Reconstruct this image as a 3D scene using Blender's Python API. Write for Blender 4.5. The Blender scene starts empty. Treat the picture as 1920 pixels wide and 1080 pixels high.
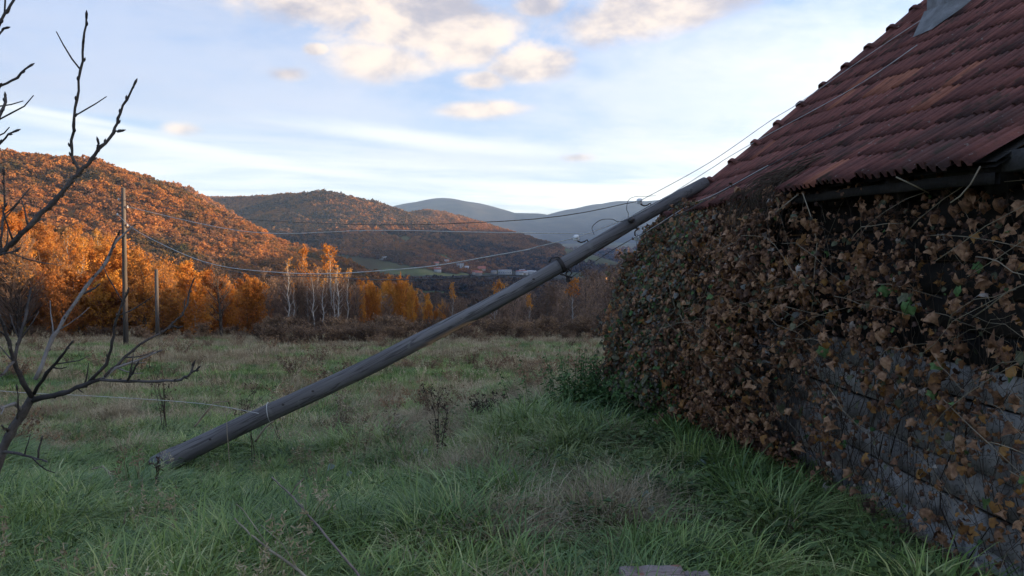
import bpy, math, random
import numpy as np
from mathutils import Vector, Matrix, Euler

sc = bpy.context.scene
COL = sc.collection
R = math.radians
# ------------------------------------------------------------------ camera
F = 1478.0                       # focal length in pixels of the 1920 px wide photograph
PITCH = math.atan(70 / F)
EYE = 1.65
cam = bpy.data.cameras.new('camera')
cam.sensor_width = 36.0
cam.lens = 36.0 * F / 1920
cam.clip_start = 0.05
cam.clip_end = 40000
camo = bpy.data.objects.new('camera', cam)
COL.objects.link(camo)
camo.location = (0, 0, EYE)
camo.rotation_euler = (R(90) - PITCH, 0, 0)
sc.camera = camo
# ------------------------------------------------------------------ light and exposure
SUN_EL, SUN_AZ = 5.0, 78.0        # degrees; azimuth to the right of the view
sc.view_settings.view_transform = 'Standard'
sc.view_settings.look = 'None'
sc.view_settings.gamma = 1.0
sc.view_settings.use_curve_mapping = False
sc.view_settings.exposure = 2.15
SKY_STRENGTH = 0.050
SUN_STRENGTH = 5.0
SUN_COLOR = (1.0, 0.69, 0.39)
HAZE_DENSITY = 0.000056


class NT:
    """small helper for node trees"""
    def __init__(s, nt):
        s.nt = nt

    def n(s, t, **kw):
        nd = s.nt.nodes.new(t)
        for k, v in kw.items():
            setattr(nd, k, v)
        return nd

    def put(s, sock, v):
        if v is None:
            return
        if isinstance(v, bpy.types.NodeSocket):
            s.nt.links.new(v, sock)
        else:
            sock.default_value = v

    def m(s, op, a, b=None, c=None, clamp=False):
        nd = s.n('ShaderNodeMath', operation=op, use_clamp=clamp)
        for i, v in enumerate((a, b, c)):
            s.put(nd.inputs[i], v)
        return nd.outputs[0]

    def mix(s, f, a, b, mode='MIX'):
        nd = s.n('ShaderNodeMix', data_type='RGBA', blend_type=mode)
        s.put(nd.inputs[0], f)
        s.put(nd.inputs[6], a if isinstance(a, bpy.types.NodeSocket) else (*a[:3], 1))
        s.put(nd.inputs[7], b if isinstance(b, bpy.types.NodeSocket) else (*b[:3], 1))
        return nd.outputs[2]

    def step(s, v, lo, hi, a=0.0, b=1.0):
        nd = s.n('ShaderNodeMapRange', interpolation_type='SMOOTHSTEP')
        s.put(nd.inputs[0], v)
        for i, x in enumerate((lo, hi, a, b)):
            s.put(nd.inputs[i + 1], x)
        return nd.outputs[0]

    def noise(s, vec, scale, detail=4, rough=0.55, dist=0.0):
        nd = s.n('ShaderNodeTexNoise')
        s.put(nd.inputs['Vector'], vec)
        nd.inputs['Scale'].default_value = scale
        nd.inputs['Detail'].default_value = detail
        nd.inputs['Roughness'].default_value = rough
        nd.inputs['Distortion'].default_value = dist
        return nd.outputs[0]

    def vec(s, x, y, z):
        nd = s.n('ShaderNodeCombineXYZ')
        for i, v in enumerate((x, y, z)):
            s.put(nd.inputs[i], v)
        return nd.outputs[0]

    def ramp(s, f, stops):
        nd = s.n('ShaderNodeValToRGB')
        cr = nd.color_ramp
        while len(cr.elements) < len(stops):
            cr.elements.new(0.5)
        for e, (p, c) in zip(cr.elements, stops):
            e.position = p
            e.color = (*c, 1)
        s.put(nd.inputs[0], f)
        return nd.outputs[0]


def build_world():
    w = bpy.data.worlds.new('World')
    sc.world = w
    w.use_nodes = True
    nt = w.node_tree
    nt.nodes.clear()
    t = NT(nt)
    sky = t.n('ShaderNodeTexSky', sky_type='NISHITA', sun_disc=False)
    sky.sun_elevation = R(SUN_EL)
    sky.sun_rotation = R(SUN_AZ)
    sky.ozone_density = 3.5
    sky.air_density = 1.0
    sky.dust_density = 0.6
    base = t.mix(1.0, sky.outputs[0], (1.5, 1.5, 1.6), 'MULTIPLY')
    tc = t.n('ShaderNodeTexCoord')
    sep = t.n('ShaderNodeSeparateXYZ')
    nt.links.new(tc.outputs['Generated'], sep.inputs[0])
    x, y, z = sep.outputs
    az = t.m('ARCTAN2', x, y)
    el = t.m('ARCSINE', z)
    # closeness to the sun
    sd = (math.sin(R(SUN_AZ)) * math.cos(R(SUN_EL)), math.cos(R(SUN_AZ)) * math.cos(R(SUN_EL)), math.sin(R(SUN_EL)))
    dp = t.n('ShaderNodeVectorMath', operation='DOT_PRODUCT')
    nt.links.new(tc.outputs['Generated'], dp.inputs[0])
    dp.inputs[1].default_value = sd
    near = t.m('POWER', t.m('MAXIMUM', t.m('MULTIPLY_ADD', dp.outputs['Value'], 0.5, 0.5), 0.0), 2.6)
    # blue overhead and pale towards the horizon
    h = t.step(el, 0.0, 0.30)
    clear = t.mix(h, (4.5, 4.9, 4.9), (1.1, 2.3, 4.6))
    base = t.mix(0.74, base, clear)
    # cloud plane coordinates: everything aloft lies on a flat layer
    inv = t.m('DIVIDE', 1.0, t.m('MAXIMUM', t.m('ADD', z, 0.07), 0.02))
    cx, cy = t.m('MULTIPLY', x, inv), t.m('MULTIPLY', y, inv)
    pl = t.vec(t.m('ADD', t.m('MULTIPLY', cx, 0.55), t.m('MULTIPLY', cy, 0.25)), t.m('SUBTRACT', t.m('MULTIPLY', cy, 0.85), t.m('MULTIPLY', cx, 0.35)), 0.0)
    veil = t.noise(pl, 0.55, 6, 0.60, 0.6)
    veil2 = t.noise(pl, 1.9, 5, 0.62, 0.4)
    veil = t.m('ADD', t.m('MULTIPLY', veil, 0.72), t.m('MULTIPLY', veil2, 0.28))
    fine = t.noise(t.vec(t.m('MULTIPLY', az, 1.0), t.m('MULTIPLY', el, 1.9), 0.0), 9.0, 6, 0.62, 0.3)
    fine2 = t.noise(t.vec(t.m('MULTIPLY', az, 1.0), t.m('MULTIPLY', el, 4.0), 3.0), 5.5, 5, 0.6, 0.5)

    def blob(px, py, rx, ry, k=0.9, soft=0.55, tilt=0.0, nz=fine):
        u0 = math.atan((px - 960) / F)
        v0 = (470 - py) / F * math.cos(u0)
        du = t.m('SUBTRACT', az, u0)
        dv = t.m('SUBTRACT', el, v0)
        dv = t.m('ADD', dv, t.m('MULTIPLY', du, tilt))
        a = t.m('MULTIPLY', du, F / rx)
        b = t.m('MULTIPLY', dv, F / ry)
        r = t.m('SQRT', t.m('ADD', t.m('MULTIPLY', a, a), t.m('MULTIPLY', b, b)))
        r = t.m('ADD', r, t.m('MULTIPLY', t.m('SUBTRACT', nz, 0.5), -k * 2.0))
        return t.step(r, 1.0 + soft * 0.4, 1.0 - soft)

    def join(ms):
        o = ms[0]
        for b in ms[1:]:
            o = t.m('MAXIMUM', o, b)
        return o
    # thin high sheet
    m1 = t.step(veil, 0.37, 0.62)
    sheet_col = t.mix(near, (2.5, 2.8, 3.6), (7.0, 6.9, 6.6))
    sheet_col = t.mix(t.step(el, 0.05, 0.20), t.mix(near, (6.0, 6.0, 5.6), (8.6, 8.2, 7.4)), sheet_col)
    c = t.mix(t.m('MULTIPLY', m1, 0.78), base, sheet_col)
    sheet = join([blob(300, 120, 520, 90, 0.9, 0.9, 0.05), blob(1380, 170, 560, 130, 0.8, 0.9), blob(520, 190, 420, 70, 0.8, 0.9, 0.10), blob(180, 60, 330, 70, 0.9, 0.9),
                  blob(960, 300, 330, 45, 0.9, 0.9)])
    c = t.mix(t.m('MULTIPLY', sheet, 0.62), c, t.mix(near, (2.9, 3.25, 4.1), (7.6, 7.4, 7.1)))
    # long cirrus streaks
    st = join([blob(330, 275, 420, 15, 0.55, 0.9, 0.145, fine2), blob(120, 222, 230, 9, 0.6, 0.9, 0.12, fine2), blob(560, 318, 260, 9, 0.6, 0.9, 0.10, fine2), blob(1080, 352, 160, 8, 0.6, 0.9, 0.08, fine2),
               blob(900, 345, 180, 10, 0.6, 0.9, 0.05, fine2), blob(760, 260, 260, 18, 0.6, 0.9, 0.1, fine2)])
    c = t.mix(t.m('MULTIPLY', st, 0.72), c, t.mix(near, (5.0, 5.1, 5.0), (6.8, 6.5, 6.0)))
    # low cumulus, sunlit cream with grey-mauve undersides
    cu = join([blob(790, 56, 190, 84, 0.9, 0.45), blob(880, 95, 90, 45, .9, .5), blob(640, 22, 210, 52, 0.85, 0.5), blob(720, 120, 120, 40, 0.9, 0.6), blob(1000, 128, 92, 40, 0.8, 0.4), blob(905, 160, 56, 18, 1.1, 0.6),
               blob(895, 215, 96, 17, 1.0, 0.7, -0.05, fine2), blob(930, 208, 50, 14, 1.2, .7), blob(1230, 34, 210, 52, 0.7, 0.45, -0.16), blob(545, 148, 36, 14, 1.2, 0.8), blob(342, 246, 34, 13, 1.1, 0.8),
               blob(930, 85, 45, 26, 0.7, 0.5), blob(600, 105, 26, 12, 0.7, 0.5), blob(1080, 298, 38, 9, 1.1, 0.8), blob(1010, 30, 60, 22, 0.8, 0.5)])
    lightv = t.noise(t.vec(t.m('MULTIPLY', az, 1.0), t.m('MULTIPLY', el, 1.6), 1.3), 8.0, 5, 0.6, 0.2)
    cu_col = t.mix(t.step(lightv, 0.36, 0.62), (2.5, 2.35, 2.6), t.mix(near, (5.6, 4.65, 3.75), (6.2, 5.2, 4.1)))
    c = t.mix(t.m('MULTIPLY', cu, 0.88), c, cu_col)
    # glare round the hidden sun
    glow = t.m('POWER', t.m('MAXIMUM', dp.outputs['Value'], 0.0), 4.0)
    c = t.mix(1.0, c, t.mix(glow, (0, 0, 0), (7.2, 6.3, 5.0)), 'ADD')
    bg = t.n('ShaderNodeBackground')
    nt.links.new(c, bg.inputs[0])
    bg.inputs[1].default_value = SKY_STRENGTH
    out = t.n('ShaderNodeOutputWorld')
    nt.links.new(bg.outputs[0], out.inputs[0])


build_world()
sun = bpy.data.lights.new('sun', 'SUN')
sun.energy = SUN_STRENGTH
sun.angle = R(0.5)
sun.color = SUN_COLOR
suno = bpy.data.objects.new('sun', sun)
COL.objects.link(suno)
_d = Vector((math.sin(R(SUN_AZ)) * math.cos(R(SUN_EL)), math.cos(R(SUN_AZ)) * math.cos(R(SUN_EL)), math.sin(R(SUN_EL))))
suno.rotation_euler = _d.to_track_quat('Z', 'Y').to_euler()
suno.location = (60, 20, 40)

# ------------------------------------------------------------------ helpers
CP, SP = math.cos(PITCH), math.sin(PITCH)


def at(px, py, d):
    """world point seen at photo pixel px, py and lying d metres ahead"""
    rx, up = (px - 960) / F, (540 - py) / F
    y = CP + SP * up
    z = -SP + CP * up
    k = d / y
    return Vector((rx * k, d, EYE + z * k))


def proj(p):
    x, y, z = p[0], p[1], p[2] - EYE
    fw = CP * y - SP * z
    up = SP * y + CP * z
    if fw <= 0.01:
        return (-9e4, -9e4)
    return (960 + F * x / fw, 540 - F * up / fw)


def tag(o, label=None, cat=None, group=None, kind=None):
    for k, v in (('label', label), ('category', cat), ('group', group), ('kind', kind)):
        if v:
            o[k] = v
    return o


def empty(name, loc, label=None, cat=None, group=None, rz=0.0, scale=1.0):
    o = bpy.data.objects.new(name, None)
    o.empty_display_size = 0.1
    o.location = loc
    o.rotation_euler = (0, 0, rz)
    o.scale = (scale,) * 3
    COL.objects.link(o)
    return tag(o, label, cat, group)


def link(name, me, parent=None, mw=None):
    """mw, when given, is in the parent's own space"""
    o = bpy.data.objects.new(name, me)
    COL.objects.link(o)
    if parent is not None:
        o.parent = parent
    if mw is not None:
        o.matrix_local = mw
    return o


def mesh_np(name, V, Fs, mats, smooth=False, mi=None):
    """V (n,3); Fs list of integer face arrays, each (m,k)"""
    me = bpy.data.meshes.new(name)
    V = np.asarray(V, dtype=np.float32)
    Fs = [np.asarray(f, dtype=np.int32) for f in Fs if len(f)]
    me.vertices.add(len(V))
    me.vertices.foreach_set('co', V.ravel())
    loops = np.concatenate([f.ravel() for f in Fs]) if Fs else np.zeros(0, np.int32)
    tot = np.concatenate([np.full(len(f), f.shape[1], np.int32) for f in Fs]) if Fs else np.zeros(0, np.int32)
    st = np.concatenate([[0], np.cumsum(tot)[:-1]]).astype(np.int32) if len(tot) else np.zeros(0, np.int32)
    me.loops.add(len(loops))
    me.loops.foreach_set('vertex_index', loops)
    me.polygons.add(len(tot))
    me.polygons.foreach_set('loop_start', st)
    me.polygons.foreach_set('loop_total', tot)
    if smooth:
        me.polygons.foreach_set('use_smooth', np.ones(len(tot), bool))
    if mi is not None:
        me.polygons.foreach_set('material_index', np.asarray(mi, np.int32))
    for m in (mats if isinstance(mats, (list, tuple)) else [mats]):
        me.materials.append(m)
    me.update(calc_edges=True)
    return me


class MB:
    """collects quads and triangles for one mesh"""
    def __init__(s):
        s.V, s.Q, s.T, s.qm, s.tm, s.n = [], [], [], [], [], 0

    def add(s, V, Q=None, T=None, mat=0):
        V = np.asarray(V, float).reshape(-1, 3)
        if Q is not None and len(Q):
            Q = np.asarray(Q, int)
            s.Q.append(Q + s.n)
            s.qm.append(np.full(len(Q), mat))
        if T is not None and len(T):
            T = np.asarray(T, int)
            s.T.append(T + s.n)
            s.tm.append(np.full(len(T), mat))
        s.V.append(V)
        s.n += len(V)

    def tube(s, pts, rads, n=6, mat=0, cap=True, rough=0.0, rng=None):
        P = np.asarray([tuple(p) for p in pts], float)
        k = len(P)
        if np.isscalar(rads):
            rads = [rads] * k
        rads = np.asarray(rads, float)
        tg = np.gradient(P, axis=0)
        tg /= np.linalg.norm(tg, axis=1)[:, None] + 1e-9
        a = np.array([0., 0, 1]) if abs(tg[0][2]) < 0.9 else np.array([1., 0, 0])
        V = []
        u = np.cross(tg[0], a)
        for i in range(k):
            u = u - tg[i] * np.dot(u, tg[i])
            u /= np.linalg.norm(u) + 1e-9
            v = np.cross(tg[i], u)
            th = np.linspace(0, 2 * np.pi, n, endpoint=False)
            r = rads[i] * (1 + (rng.uniform(-rough, rough, n) if rng is not None and rough else 0))
            V.append(P[i] + (np.cos(th) * r)[:, None] * u + (np.sin(th) * r)[:, None] * v)
        V = np.concatenate(V)
        i = np.arange(k - 1)[:, None] * n
        j = np.arange(n)[None, :]
        j2 = (j + 1) % n
        Q = np.stack([i + j, i + j2, i + n + j2, i + n + j], -1).reshape(-1, 4)
        T = None
        if cap:
            T = [[0, b + 1, b] for b in range(1, n - 1)] + [[(k - 1) * n, (k - 1) * n + b, (k - 1) * n + b + 1] for b in range(1, n - 1)]
        s.add(V, Q, T, mat)

    def box(s, lo, hi, M=None, mat=0):
        x0, y0, z0 = lo
        x1, y1, z1 = hi
        V = np.array([(x0, y0, z0), (x1, y0, z0), (x1, y1, z0), (x0, y1, z0), (x0, y0, z1), (x1, y0, z1), (x1, y1, z1), (x0, y1, z1)], float)
        if M is not None:
            V = np.array([tuple(M @ Vector(v)) for v in V])
        s.add(V, [(0, 3, 2, 1), (4, 5, 6, 7), (0, 1, 5, 4), (1, 2, 6, 5), (2, 3, 7, 6), (3, 0, 4, 7)], None, mat)

    def mesh(s, name, mats, smooth=False):
        V = np.concatenate(s.V)
        Fs, mi = [], []
        if s.Q:
            Fs.append(np.concatenate(s.Q))
            mi.append(np.concatenate(s.qm))
        if s.T:
            Fs.append(np.concatenate(s.T))
            mi.append(np.concatenate(s.tm))
        return mesh_np(name, V, Fs, mats, smooth, np.concatenate(mi))

    def build(s, name, mats, parent=None, smooth=False):
        return link(name, s.mesh(name, mats, smooth), parent)


def quads(C, U, W):
    """leaf quads: centres C, half-axes U and W, all (n,3)"""
    n = len(C)
    V = np.stack([C - U - W, C + U - W, C + U + W, C - U + W], 1).reshape(-1, 3)
    return V, np.arange(n * 4).reshape(n, 4)


def rand_axes(rng, n, size, ratio=0.7):
    a = rng.normal(size=(n, 3))
    a /= np.linalg.norm(a, axis=1)[:, None]
    b = rng.normal(size=(n, 3))
    b -= a * (a * b).sum(1)[:, None]
    b /= np.linalg.norm(b, axis=1)[:, None]
    s = np.asarray(size).reshape(-1, 1) if not np.isscalar(size) else size
    return a * s, b * s * ratio


def smooth01(a, b, x):
    t = np.clip((np.asarray(x, float) - a) / (b - a), 0, 1)
    return t * t * (3 - 2 * t)


def vnoise(x, y, seed=0):
    x = np.asarray(x, float)
    y = np.asarray(y, float)
    xi, yi = np.floor(x).astype(np.int64), np.floor(y).astype(np.int64)
    fx, fy = x - xi, y - yi
    fx, fy = fx * fx * (3 - 2 * fx), fy * fy * (3 - 2 * fy)

    def hsh(a, b):
        v = (a * 374761393 + b * 668265263 + seed * 974634777) & 0xFFFFFFFF
        v = ((v ^ (v >> 13)) * 1274126177) & 0xFFFFFFFF
        return ((v ^ (v >> 16)) & 0xFFFF) / 65535.0
    return (hsh(xi, yi) * (1 - fx) + hsh(xi + 1, yi) * fx) * (1 - fy) + (hsh(xi, yi + 1) * (1 - fx) + hsh(xi + 1, yi + 1) * fx) * fy


def fbm(x, y, seed=0, oct=4):
    o, a, t = 0.0, 0.5, 0.0
    for i in range(oct):
        o = o + a * vnoise(np.asarray(x) * 2 ** i, np.asarray(y) * 2 ** i, seed + i * 17)
        t += a
        a *= 0.5
    return o / t - 0.5


# ------------------------------------------------------------------ materials
def mat(name, stops, scale=6.0, detail=5, rough=0.85, bump=0.0, bscale=40.0, rnd=0.0, translucent=0.0, spec=0.2, stretch=None, local=True, rnd_hue=None, island=0.0, crack=None, patch=None):
    """procedural material: noise through a colour ramp, per-object variation, optional bump and translucency"""
    m = bpy.data.materials.new(name)
    m.use_nodes = True
    nt = m.node_tree
    nt.nodes.clear()
    t = NT(nt)
    out = t.n('ShaderNodeOutputMaterial')
    if local:
        vec = t.n('ShaderNodeTexCoord').outputs['Object']
    else:
        vec = t.n('ShaderNodeNewGeometry').outputs['Position']
    v2 = vec
    if stretch:
        mp = t.n('ShaderNodeMapping')
        nt.links.new(vec, mp.inputs[0])
        mp.inputs['Scale'].default_value = stretch
        v2 = mp.outputs[0]
    f = t.noise(v2, scale, detail, 0.6)
    oi = t.n('ShaderNodeObjectInfo').outputs['Random']
    f = t.m('ADD', t.m('MULTIPLY_ADD', t.m('SUBTRACT', f, 0.5), 1.5, 0.5), t.m('MULTIPLY', t.m('SUBTRACT', oi, 0.5), rnd), clamp=True)
    if island:
        f = t.m('ADD', f, t.m('MULTIPLY', t.m('SUBTRACT', t.n('ShaderNodeNewGeometry').outputs['Random Per Island'], 0.5), island), clamp=True)
    col = t.ramp(f, stops)
    if crack:                      # lengthwise drying checks: (scale, stretch, colour)
        mp2 = t.n('ShaderNodeMapping')
        nt.links.new(vec, mp2.inputs[0])
        mp2.inputs['Scale'].default_value = crack[1]
        cf = t.noise(mp2.outputs[0], crack[0], 3, 0.5)
        col = t.mix(t.step(t.m('ABSOLUTE', t.m('SUBTRACT', cf, 0.5)), 0.024, 0.006, 0.0, 0.62), col, crack[2])
    if patch:                      # slow change from place to place: (scale, colour, low, high, amount)
        pos = t.n('ShaderNodeNewGeometry').outputs['Position']
        for (ps, pc, lo, hi, am) in patch:
            pf = t.step(t.noise(pos, ps, 3, 0.6), lo, hi)
            col = t.mix(t.m('MULTIPLY', pf, am), col, pc)
    if rnd_hue:
        hs = t.n('ShaderNodeHueSaturation')
        nt.links.new(col, hs.inputs['Color'])
        nt.links.new(t.m('MULTIPLY_ADD', oi, rnd_hue * 2, 1 - rnd_hue), hs.inputs['Value'])
        col = hs.outputs[0]
    p = t.n('ShaderNodeBsdfPrincipled')
    nt.links.new(col, p.inputs['Base Color'])
    p.inputs['Roughness'].default_value = rough
    p.inputs['Specular IOR Level'].default_value = spec
    if bump:
        b = t.n('ShaderNodeBump')
        b.inputs['Strength'].default_value = bump
        b.inputs['Distance'].default_value = 0.02
        nt.links.new(t.noise(v2, bscale, 6, 0.65), b.inputs['Height'])
        nt.links.new(b.outputs[0], p.inputs['Normal'])
    sh = p.outputs[0]
    if translucent:
        tr = t.n('ShaderNodeBsdfTranslucent')
        nt.links.new(col, tr.inputs[0])
        mx = t.n('ShaderNodeMixShader')
        mx.inputs[0].default_value = translucent
        nt.links.new(sh, mx.inputs[1])
        nt.links.new(tr.outputs[0], mx.inputs[2])
        sh = mx.outputs[0]
    nt.links.new(sh, out.inputs[0])
    return m


M = {}
M['meadow'] = mat('meadow_soil', [(0.25, (0.030, 0.034, 0.014)), (0.5, (0.055, 0.062, 0.024)), (0.75, (0.10, 0.088, 0.045))], 1.3, 8, 0.95, 0.8, 9.0, local=False, spec=0.05,
                  patch=[(0.16, (0.115, 0.098, 0.058), 0.50, 0.66, 0.6)])
M['valley'] = mat('valley_land', [(0.3, (0.045, 0.036, 0.026)), (0.5, (0.062, 0.052, 0.034)), (0.62, (0.075, 0.085, 0.035)), (0.8, (0.105, 0.105, 0.045))], 0.0035, 5, 0.95, local=False, spec=0.02)
M['hill'] = mat('hill_land', [(0.3, (0.085, 0.040, 0.018)), (0.5, (0.13, 0.060, 0.024)), (0.7, (0.17, 0.085, 0.032))], 0.012, 7, 0.95, local=False, spec=0.02)
M['midhill'] = mat('midhill_land', [(0.3, (0.075, 0.055, 0.030)), (0.5, (0.085, 0.080, 0.036)), (0.62, (0.105, 0.115, 0.045)), (0.75, (0.16, 0.15, 0.06))], 0.008, 6, 0.95, local=False, spec=0.02)
M['mount'] = mat('mountain_forest', [(0.35, (0.022, 0.021, 0.020)), (0.5, (0.036, 0.032, 0.028)), (0.7, (0.060, 0.055, 0.042))], 0.0035, 8, 0.95, local=False, spec=0.02)

# ------------------------------------------------------------------ terrain height
PR_Y = np.array([-400, -60, 3, 5, 8.5, 14, 50, 58, 75, 120, 250, 600, 1000, 1700, 2600, 3600, 4600, 6000, 9500], float)
PR_Z = np.array([0.5, 0.0, 0.0, -0.22, -0.72, -1.2, -4.05, -5.0, -7.4, -14, -37, -53, -55, -50, -46, -30, 20, 60, 60], float)


def crest(points):
    return [tuple(at(px, py, d)) for (px, py, d) in points]


C_LEFT = crest([(-900, 330, 560), (-400, 300, 660), (-150, 292, 720), (0, 289, 760), (150, 304, 790), (230, 330, 810), (295, 364, 830), (370, 418, 865), (425, 474, 895), (470, 540, 925)])
C_BACK = crest([(60, 330, 1380), (200, 338, 1400), (270, 346, 1420), (325, 355, 1440), (360, 378, 1460), (392, 425, 1480), (415, 490, 1490)])
C_MIDL = crest([(-700, 429, 3000), (-100, 381, 2900), (120, 365, 2800), (240, 361, 2700), (300, 363, 2650), (370, 371, 2600), (430, 373, 2500), (500, 372, 2350), (560, 367, 2200), (610, 364, 2080), (650, 373, 2120), (700, 389, 2200), (740, 403, 2260), (775, 414, 2330)])
C_SPUR = crest([(612, 366, 2070), (640, 394, 1990), (656, 429, 1900), (668, 469, 1800), (676, 509, 1700)])
C_MIDR = crest([(720, 409, 2420), (770, 402, 2480), (800, 397, 2500), (840, 406, 2540), (872, 423, 2600), (910, 435, 2660), (965, 449, 2740), (1010, 467, 2800)])
C_FAR1 = crest([(560, 430, 6900), (660, 408, 6900), (740, 391, 6900), (790, 378, 6900), (830, 371, 6900), (870, 378, 6900), (900, 388, 6900), (950, 399, 6900), (1000, 400, 6900), (1035, 405, 6800), (1090, 425, 6600)])
C_FAR2 = crest([(1000, 425, 7400), (1050, 406, 7400), (1090, 390, 7400), (1130, 382, 7400), (1165, 377, 7400), (1210, 377, 7400), (1260, 372, 7400), (1330, 360, 7400), (1500, 350, 7300), (1900, 370, 7000), (2600, 380, 6500)])
# wooded hills to the right of the house; they keep the meadow and the valley out of the low sun
C_RNEAR = [(300, -420, 29), (270, -200, 26), (255, 0, 23.8), (250, 80, 23.2), (250, 140, 22.6), (250, 180, 22.0), (262, 300, 19), (300, 460, 8)]
C_RFAR = [(430, 420, 30), (560, 620, 56), (720, 900, 80), (800, 1100, 95), (950, 1500, 150), (1050, 2000, 172), (1150, 2700, 172), (1300, 3600, 130), (1500, 4300, 80)]


def ridge(x, y, pts, s0, s1, dist0):
    """height of a ridge whose sides start with slope s0 and ease to s1 beyond dist0"""
    best = np.full(x.shape, -1e9)
    for (a, b) in zip(pts[:-1], pts[1:]):
        ax, ay, az = a
        dx, dy = b[0] - ax, b[1] - ay
        L2 = dx * dx + dy * dy
        t = np.clip(((x - ax) * dx + (y - ay) * dy) / L2, 0, 1)
        dist = np.hypot(x - ax - t * dx, y - ay - t * dy)
        z = az + t * (b[2] - az)
        e = dist0 * 0.18
        drop = s0 * (np.sqrt(np.minimum(dist, dist0) ** 2 + e * e) - e) + s1 * np.maximum(dist - dist0, 0)
        best = np.maximum(best, z - drop)
    return best


def heights(x, y):
    """returns height and the index of the land form that rules there"""
    x = np.asarray(x, float)
    y = np.asarray(y, float)
    r = np.hypot(x, y)
    base = np.interp(y, PR_Y, PR_Z)
    base = base + smooth01(48, 80, y) * (1 - smooth01(170, 420, y)) * np.clip(-x - 27 - 0.05 * y, 0, 90) * 0.36
    # the house stands on a level bank
    base = base + (-0.018 * np.clip(y, 0, 12) - base) * smooth01(-2.6, 1.4, x) * (1 - smooth01(10.5, 18, y)) * smooth01(1, 3, y)
    base = base + fbm(x / 2.3, y / 2.3, 3) * 0.22 * smooth01(3, 9, r) * (1 - 0.8 * smooth01(-1, 1.5, x) * (1 - smooth01(10, 14, y))) + fbm(x / 9, y / 9, 5) * 0.35 * smooth01(12, 30, r) * (1 - smooth01(300, 700, r)) + fbm(x / 90, y / 90, 9) * 6 * smooth01(90, 500, r) + fbm(x / 600, y / 600, 12) * 22 * smooth01(700, 2500, r)
    g1 = fbm(x / 95, y / 95, 21) * 26 + fbm(x / 28, y / 28, 31) * 6
    g2 = fbm(x / 210, y / 210, 41) * 50 + fbm(x / 60, y / 60, 51) * 12
    g3 = fbm(x / 700, y / 700, 61) * 150 + fbm(x / 180, y / 180, 71) * 50

    def carve(h, pts, g, w):
        c = np.full(x.shape, 1e9)
        for (a, b) in zip(pts[:-1], pts[1:]):
            dx, dy = b[0] - a[0], b[1] - a[1]
            t = np.clip(((x - a[0]) * dx + (y - a[1]) * dy) / (dx * dx + dy * dy), 0, 1)
            c = np.minimum(c, np.hypot(x - a[0] - t * dx, y - a[1] - t * dy))
        return h + g * smooth01(0, w, c)
    hs = [base,
          carve(ridge(x, y, C_LEFT, 0.55, 0.42, 160), C_LEFT, g1, 110),
          carve(ridge(x, y, C_BACK, 0.75, 0.65, 240), C_BACK, g1, 150),
          carve(np.maximum(ridge(x, y, C_MIDL, 0.42, 0.34, 330), ridge(x, y, C_SPUR, 0.45, 0.32, 150)), C_MIDL + C_SPUR, g2, 200),
          carve(ridge(x, y, C_MIDR, 0.30, 0.28, 220), C_MIDR, g2 * 0.6, 200),
          carve(ridge(x, y, C_FAR1, 0.36, 0.20, 1100), C_FAR1, g3, 700),
          carve(ridge(x, y, C_FAR2, 0.36, 0.20, 1100), C_FAR2, g3, 700),
          ridge(x, y, C_RNEAR, 0.34, 0.17, 70),
          carve(ridge(x, y, C_RFAR, 0.9, 0.7, 300), C_RFAR, g2 * 0.4, 200)]
    H = np.stack(hs)
    k = H.argmax(0)
    return H.max(0), k


def ground_z(x, y):
    h, _ = heights(np.array([x], float), np.array([y], float))
    return float(h[0])


def build_terrain():
    az = np.concatenate([np.arange(-180, -46, 3.0), np.arange(-46, 46, 0.32), np.arange(46, 180, 3.0)])
    az = np.radians(az)
    rr = [0.6]
    while rr[-1] < 8700:
        rr.append(rr[-1] * (1.035 if rr[-1] < 250 else 1.0165) + 0.02)
    rr = np.array(rr)
    A, RR = np.meshgrid(az, rr)
    X, Y = np.sin(A) * RR, np.cos(A) * RR
    Z, K = heights(X, Y)
    nr, na = X.shape
    V = np.stack([X, Y, Z], -1).reshape(-1, 3)
    V = np.concatenate([V, [[0, 0, ground_z(0, 0)]]])
    i = np.arange(nr - 1)[:, None] * na
    j = np.arange(na)[None, :]
    j2 = (j + 1) % na
    Q = np.stack([i + j, i + j2, i + na + j2, i + na + j], -1)[:, :, ::-1].reshape(-1, 4)
    kk = np.stack([K[:-1], np.roll(K, -1, 1)[:-1], K[1:], np.roll(K, -1, 1)[1:]], -1).max(-1).reshape(-1)
    rad = np.repeat(rr[:-1], na)
    sets = [('meadow', (kk == 0) & (rad < 170), 'meadow'), ('valley_floor', (kk == 0) & (rad >= 170), 'valley'),
            ('wooded_hill', (kk == 1), 'hill'), ('back_hill', (kk == 2), 'hill'), ('middle_hill', (kk == 3) | (kk == 4), 'midhill'),
            ('far_mountain', kk == 5, 'mount'), ('far_mountain_range', kk == 6, 'mount'), ('side_hill', (kk == 7) | (kk == 8), 'hill')]
    for name, s, m in sets:
        q = Q[s]
        T = np.zeros((0, 3), int)
        if name == 'meadow':
            T = np.array([[len(V) - 1, (b + 1) % na, b] for b in range(na)])
        if not len(q):
            continue
        used = np.unique(np.concatenate([q.ravel(), T.ravel()]))
        mp = np.full(len(V), -1)
        mp[used] = np.arange(len(used))
        o = link(name, mesh_np(name, V[used], [mp[q], mp[T]] if len(T) else [mp[q]], M[m], True))
        o['kind'] = 'structure'


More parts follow.
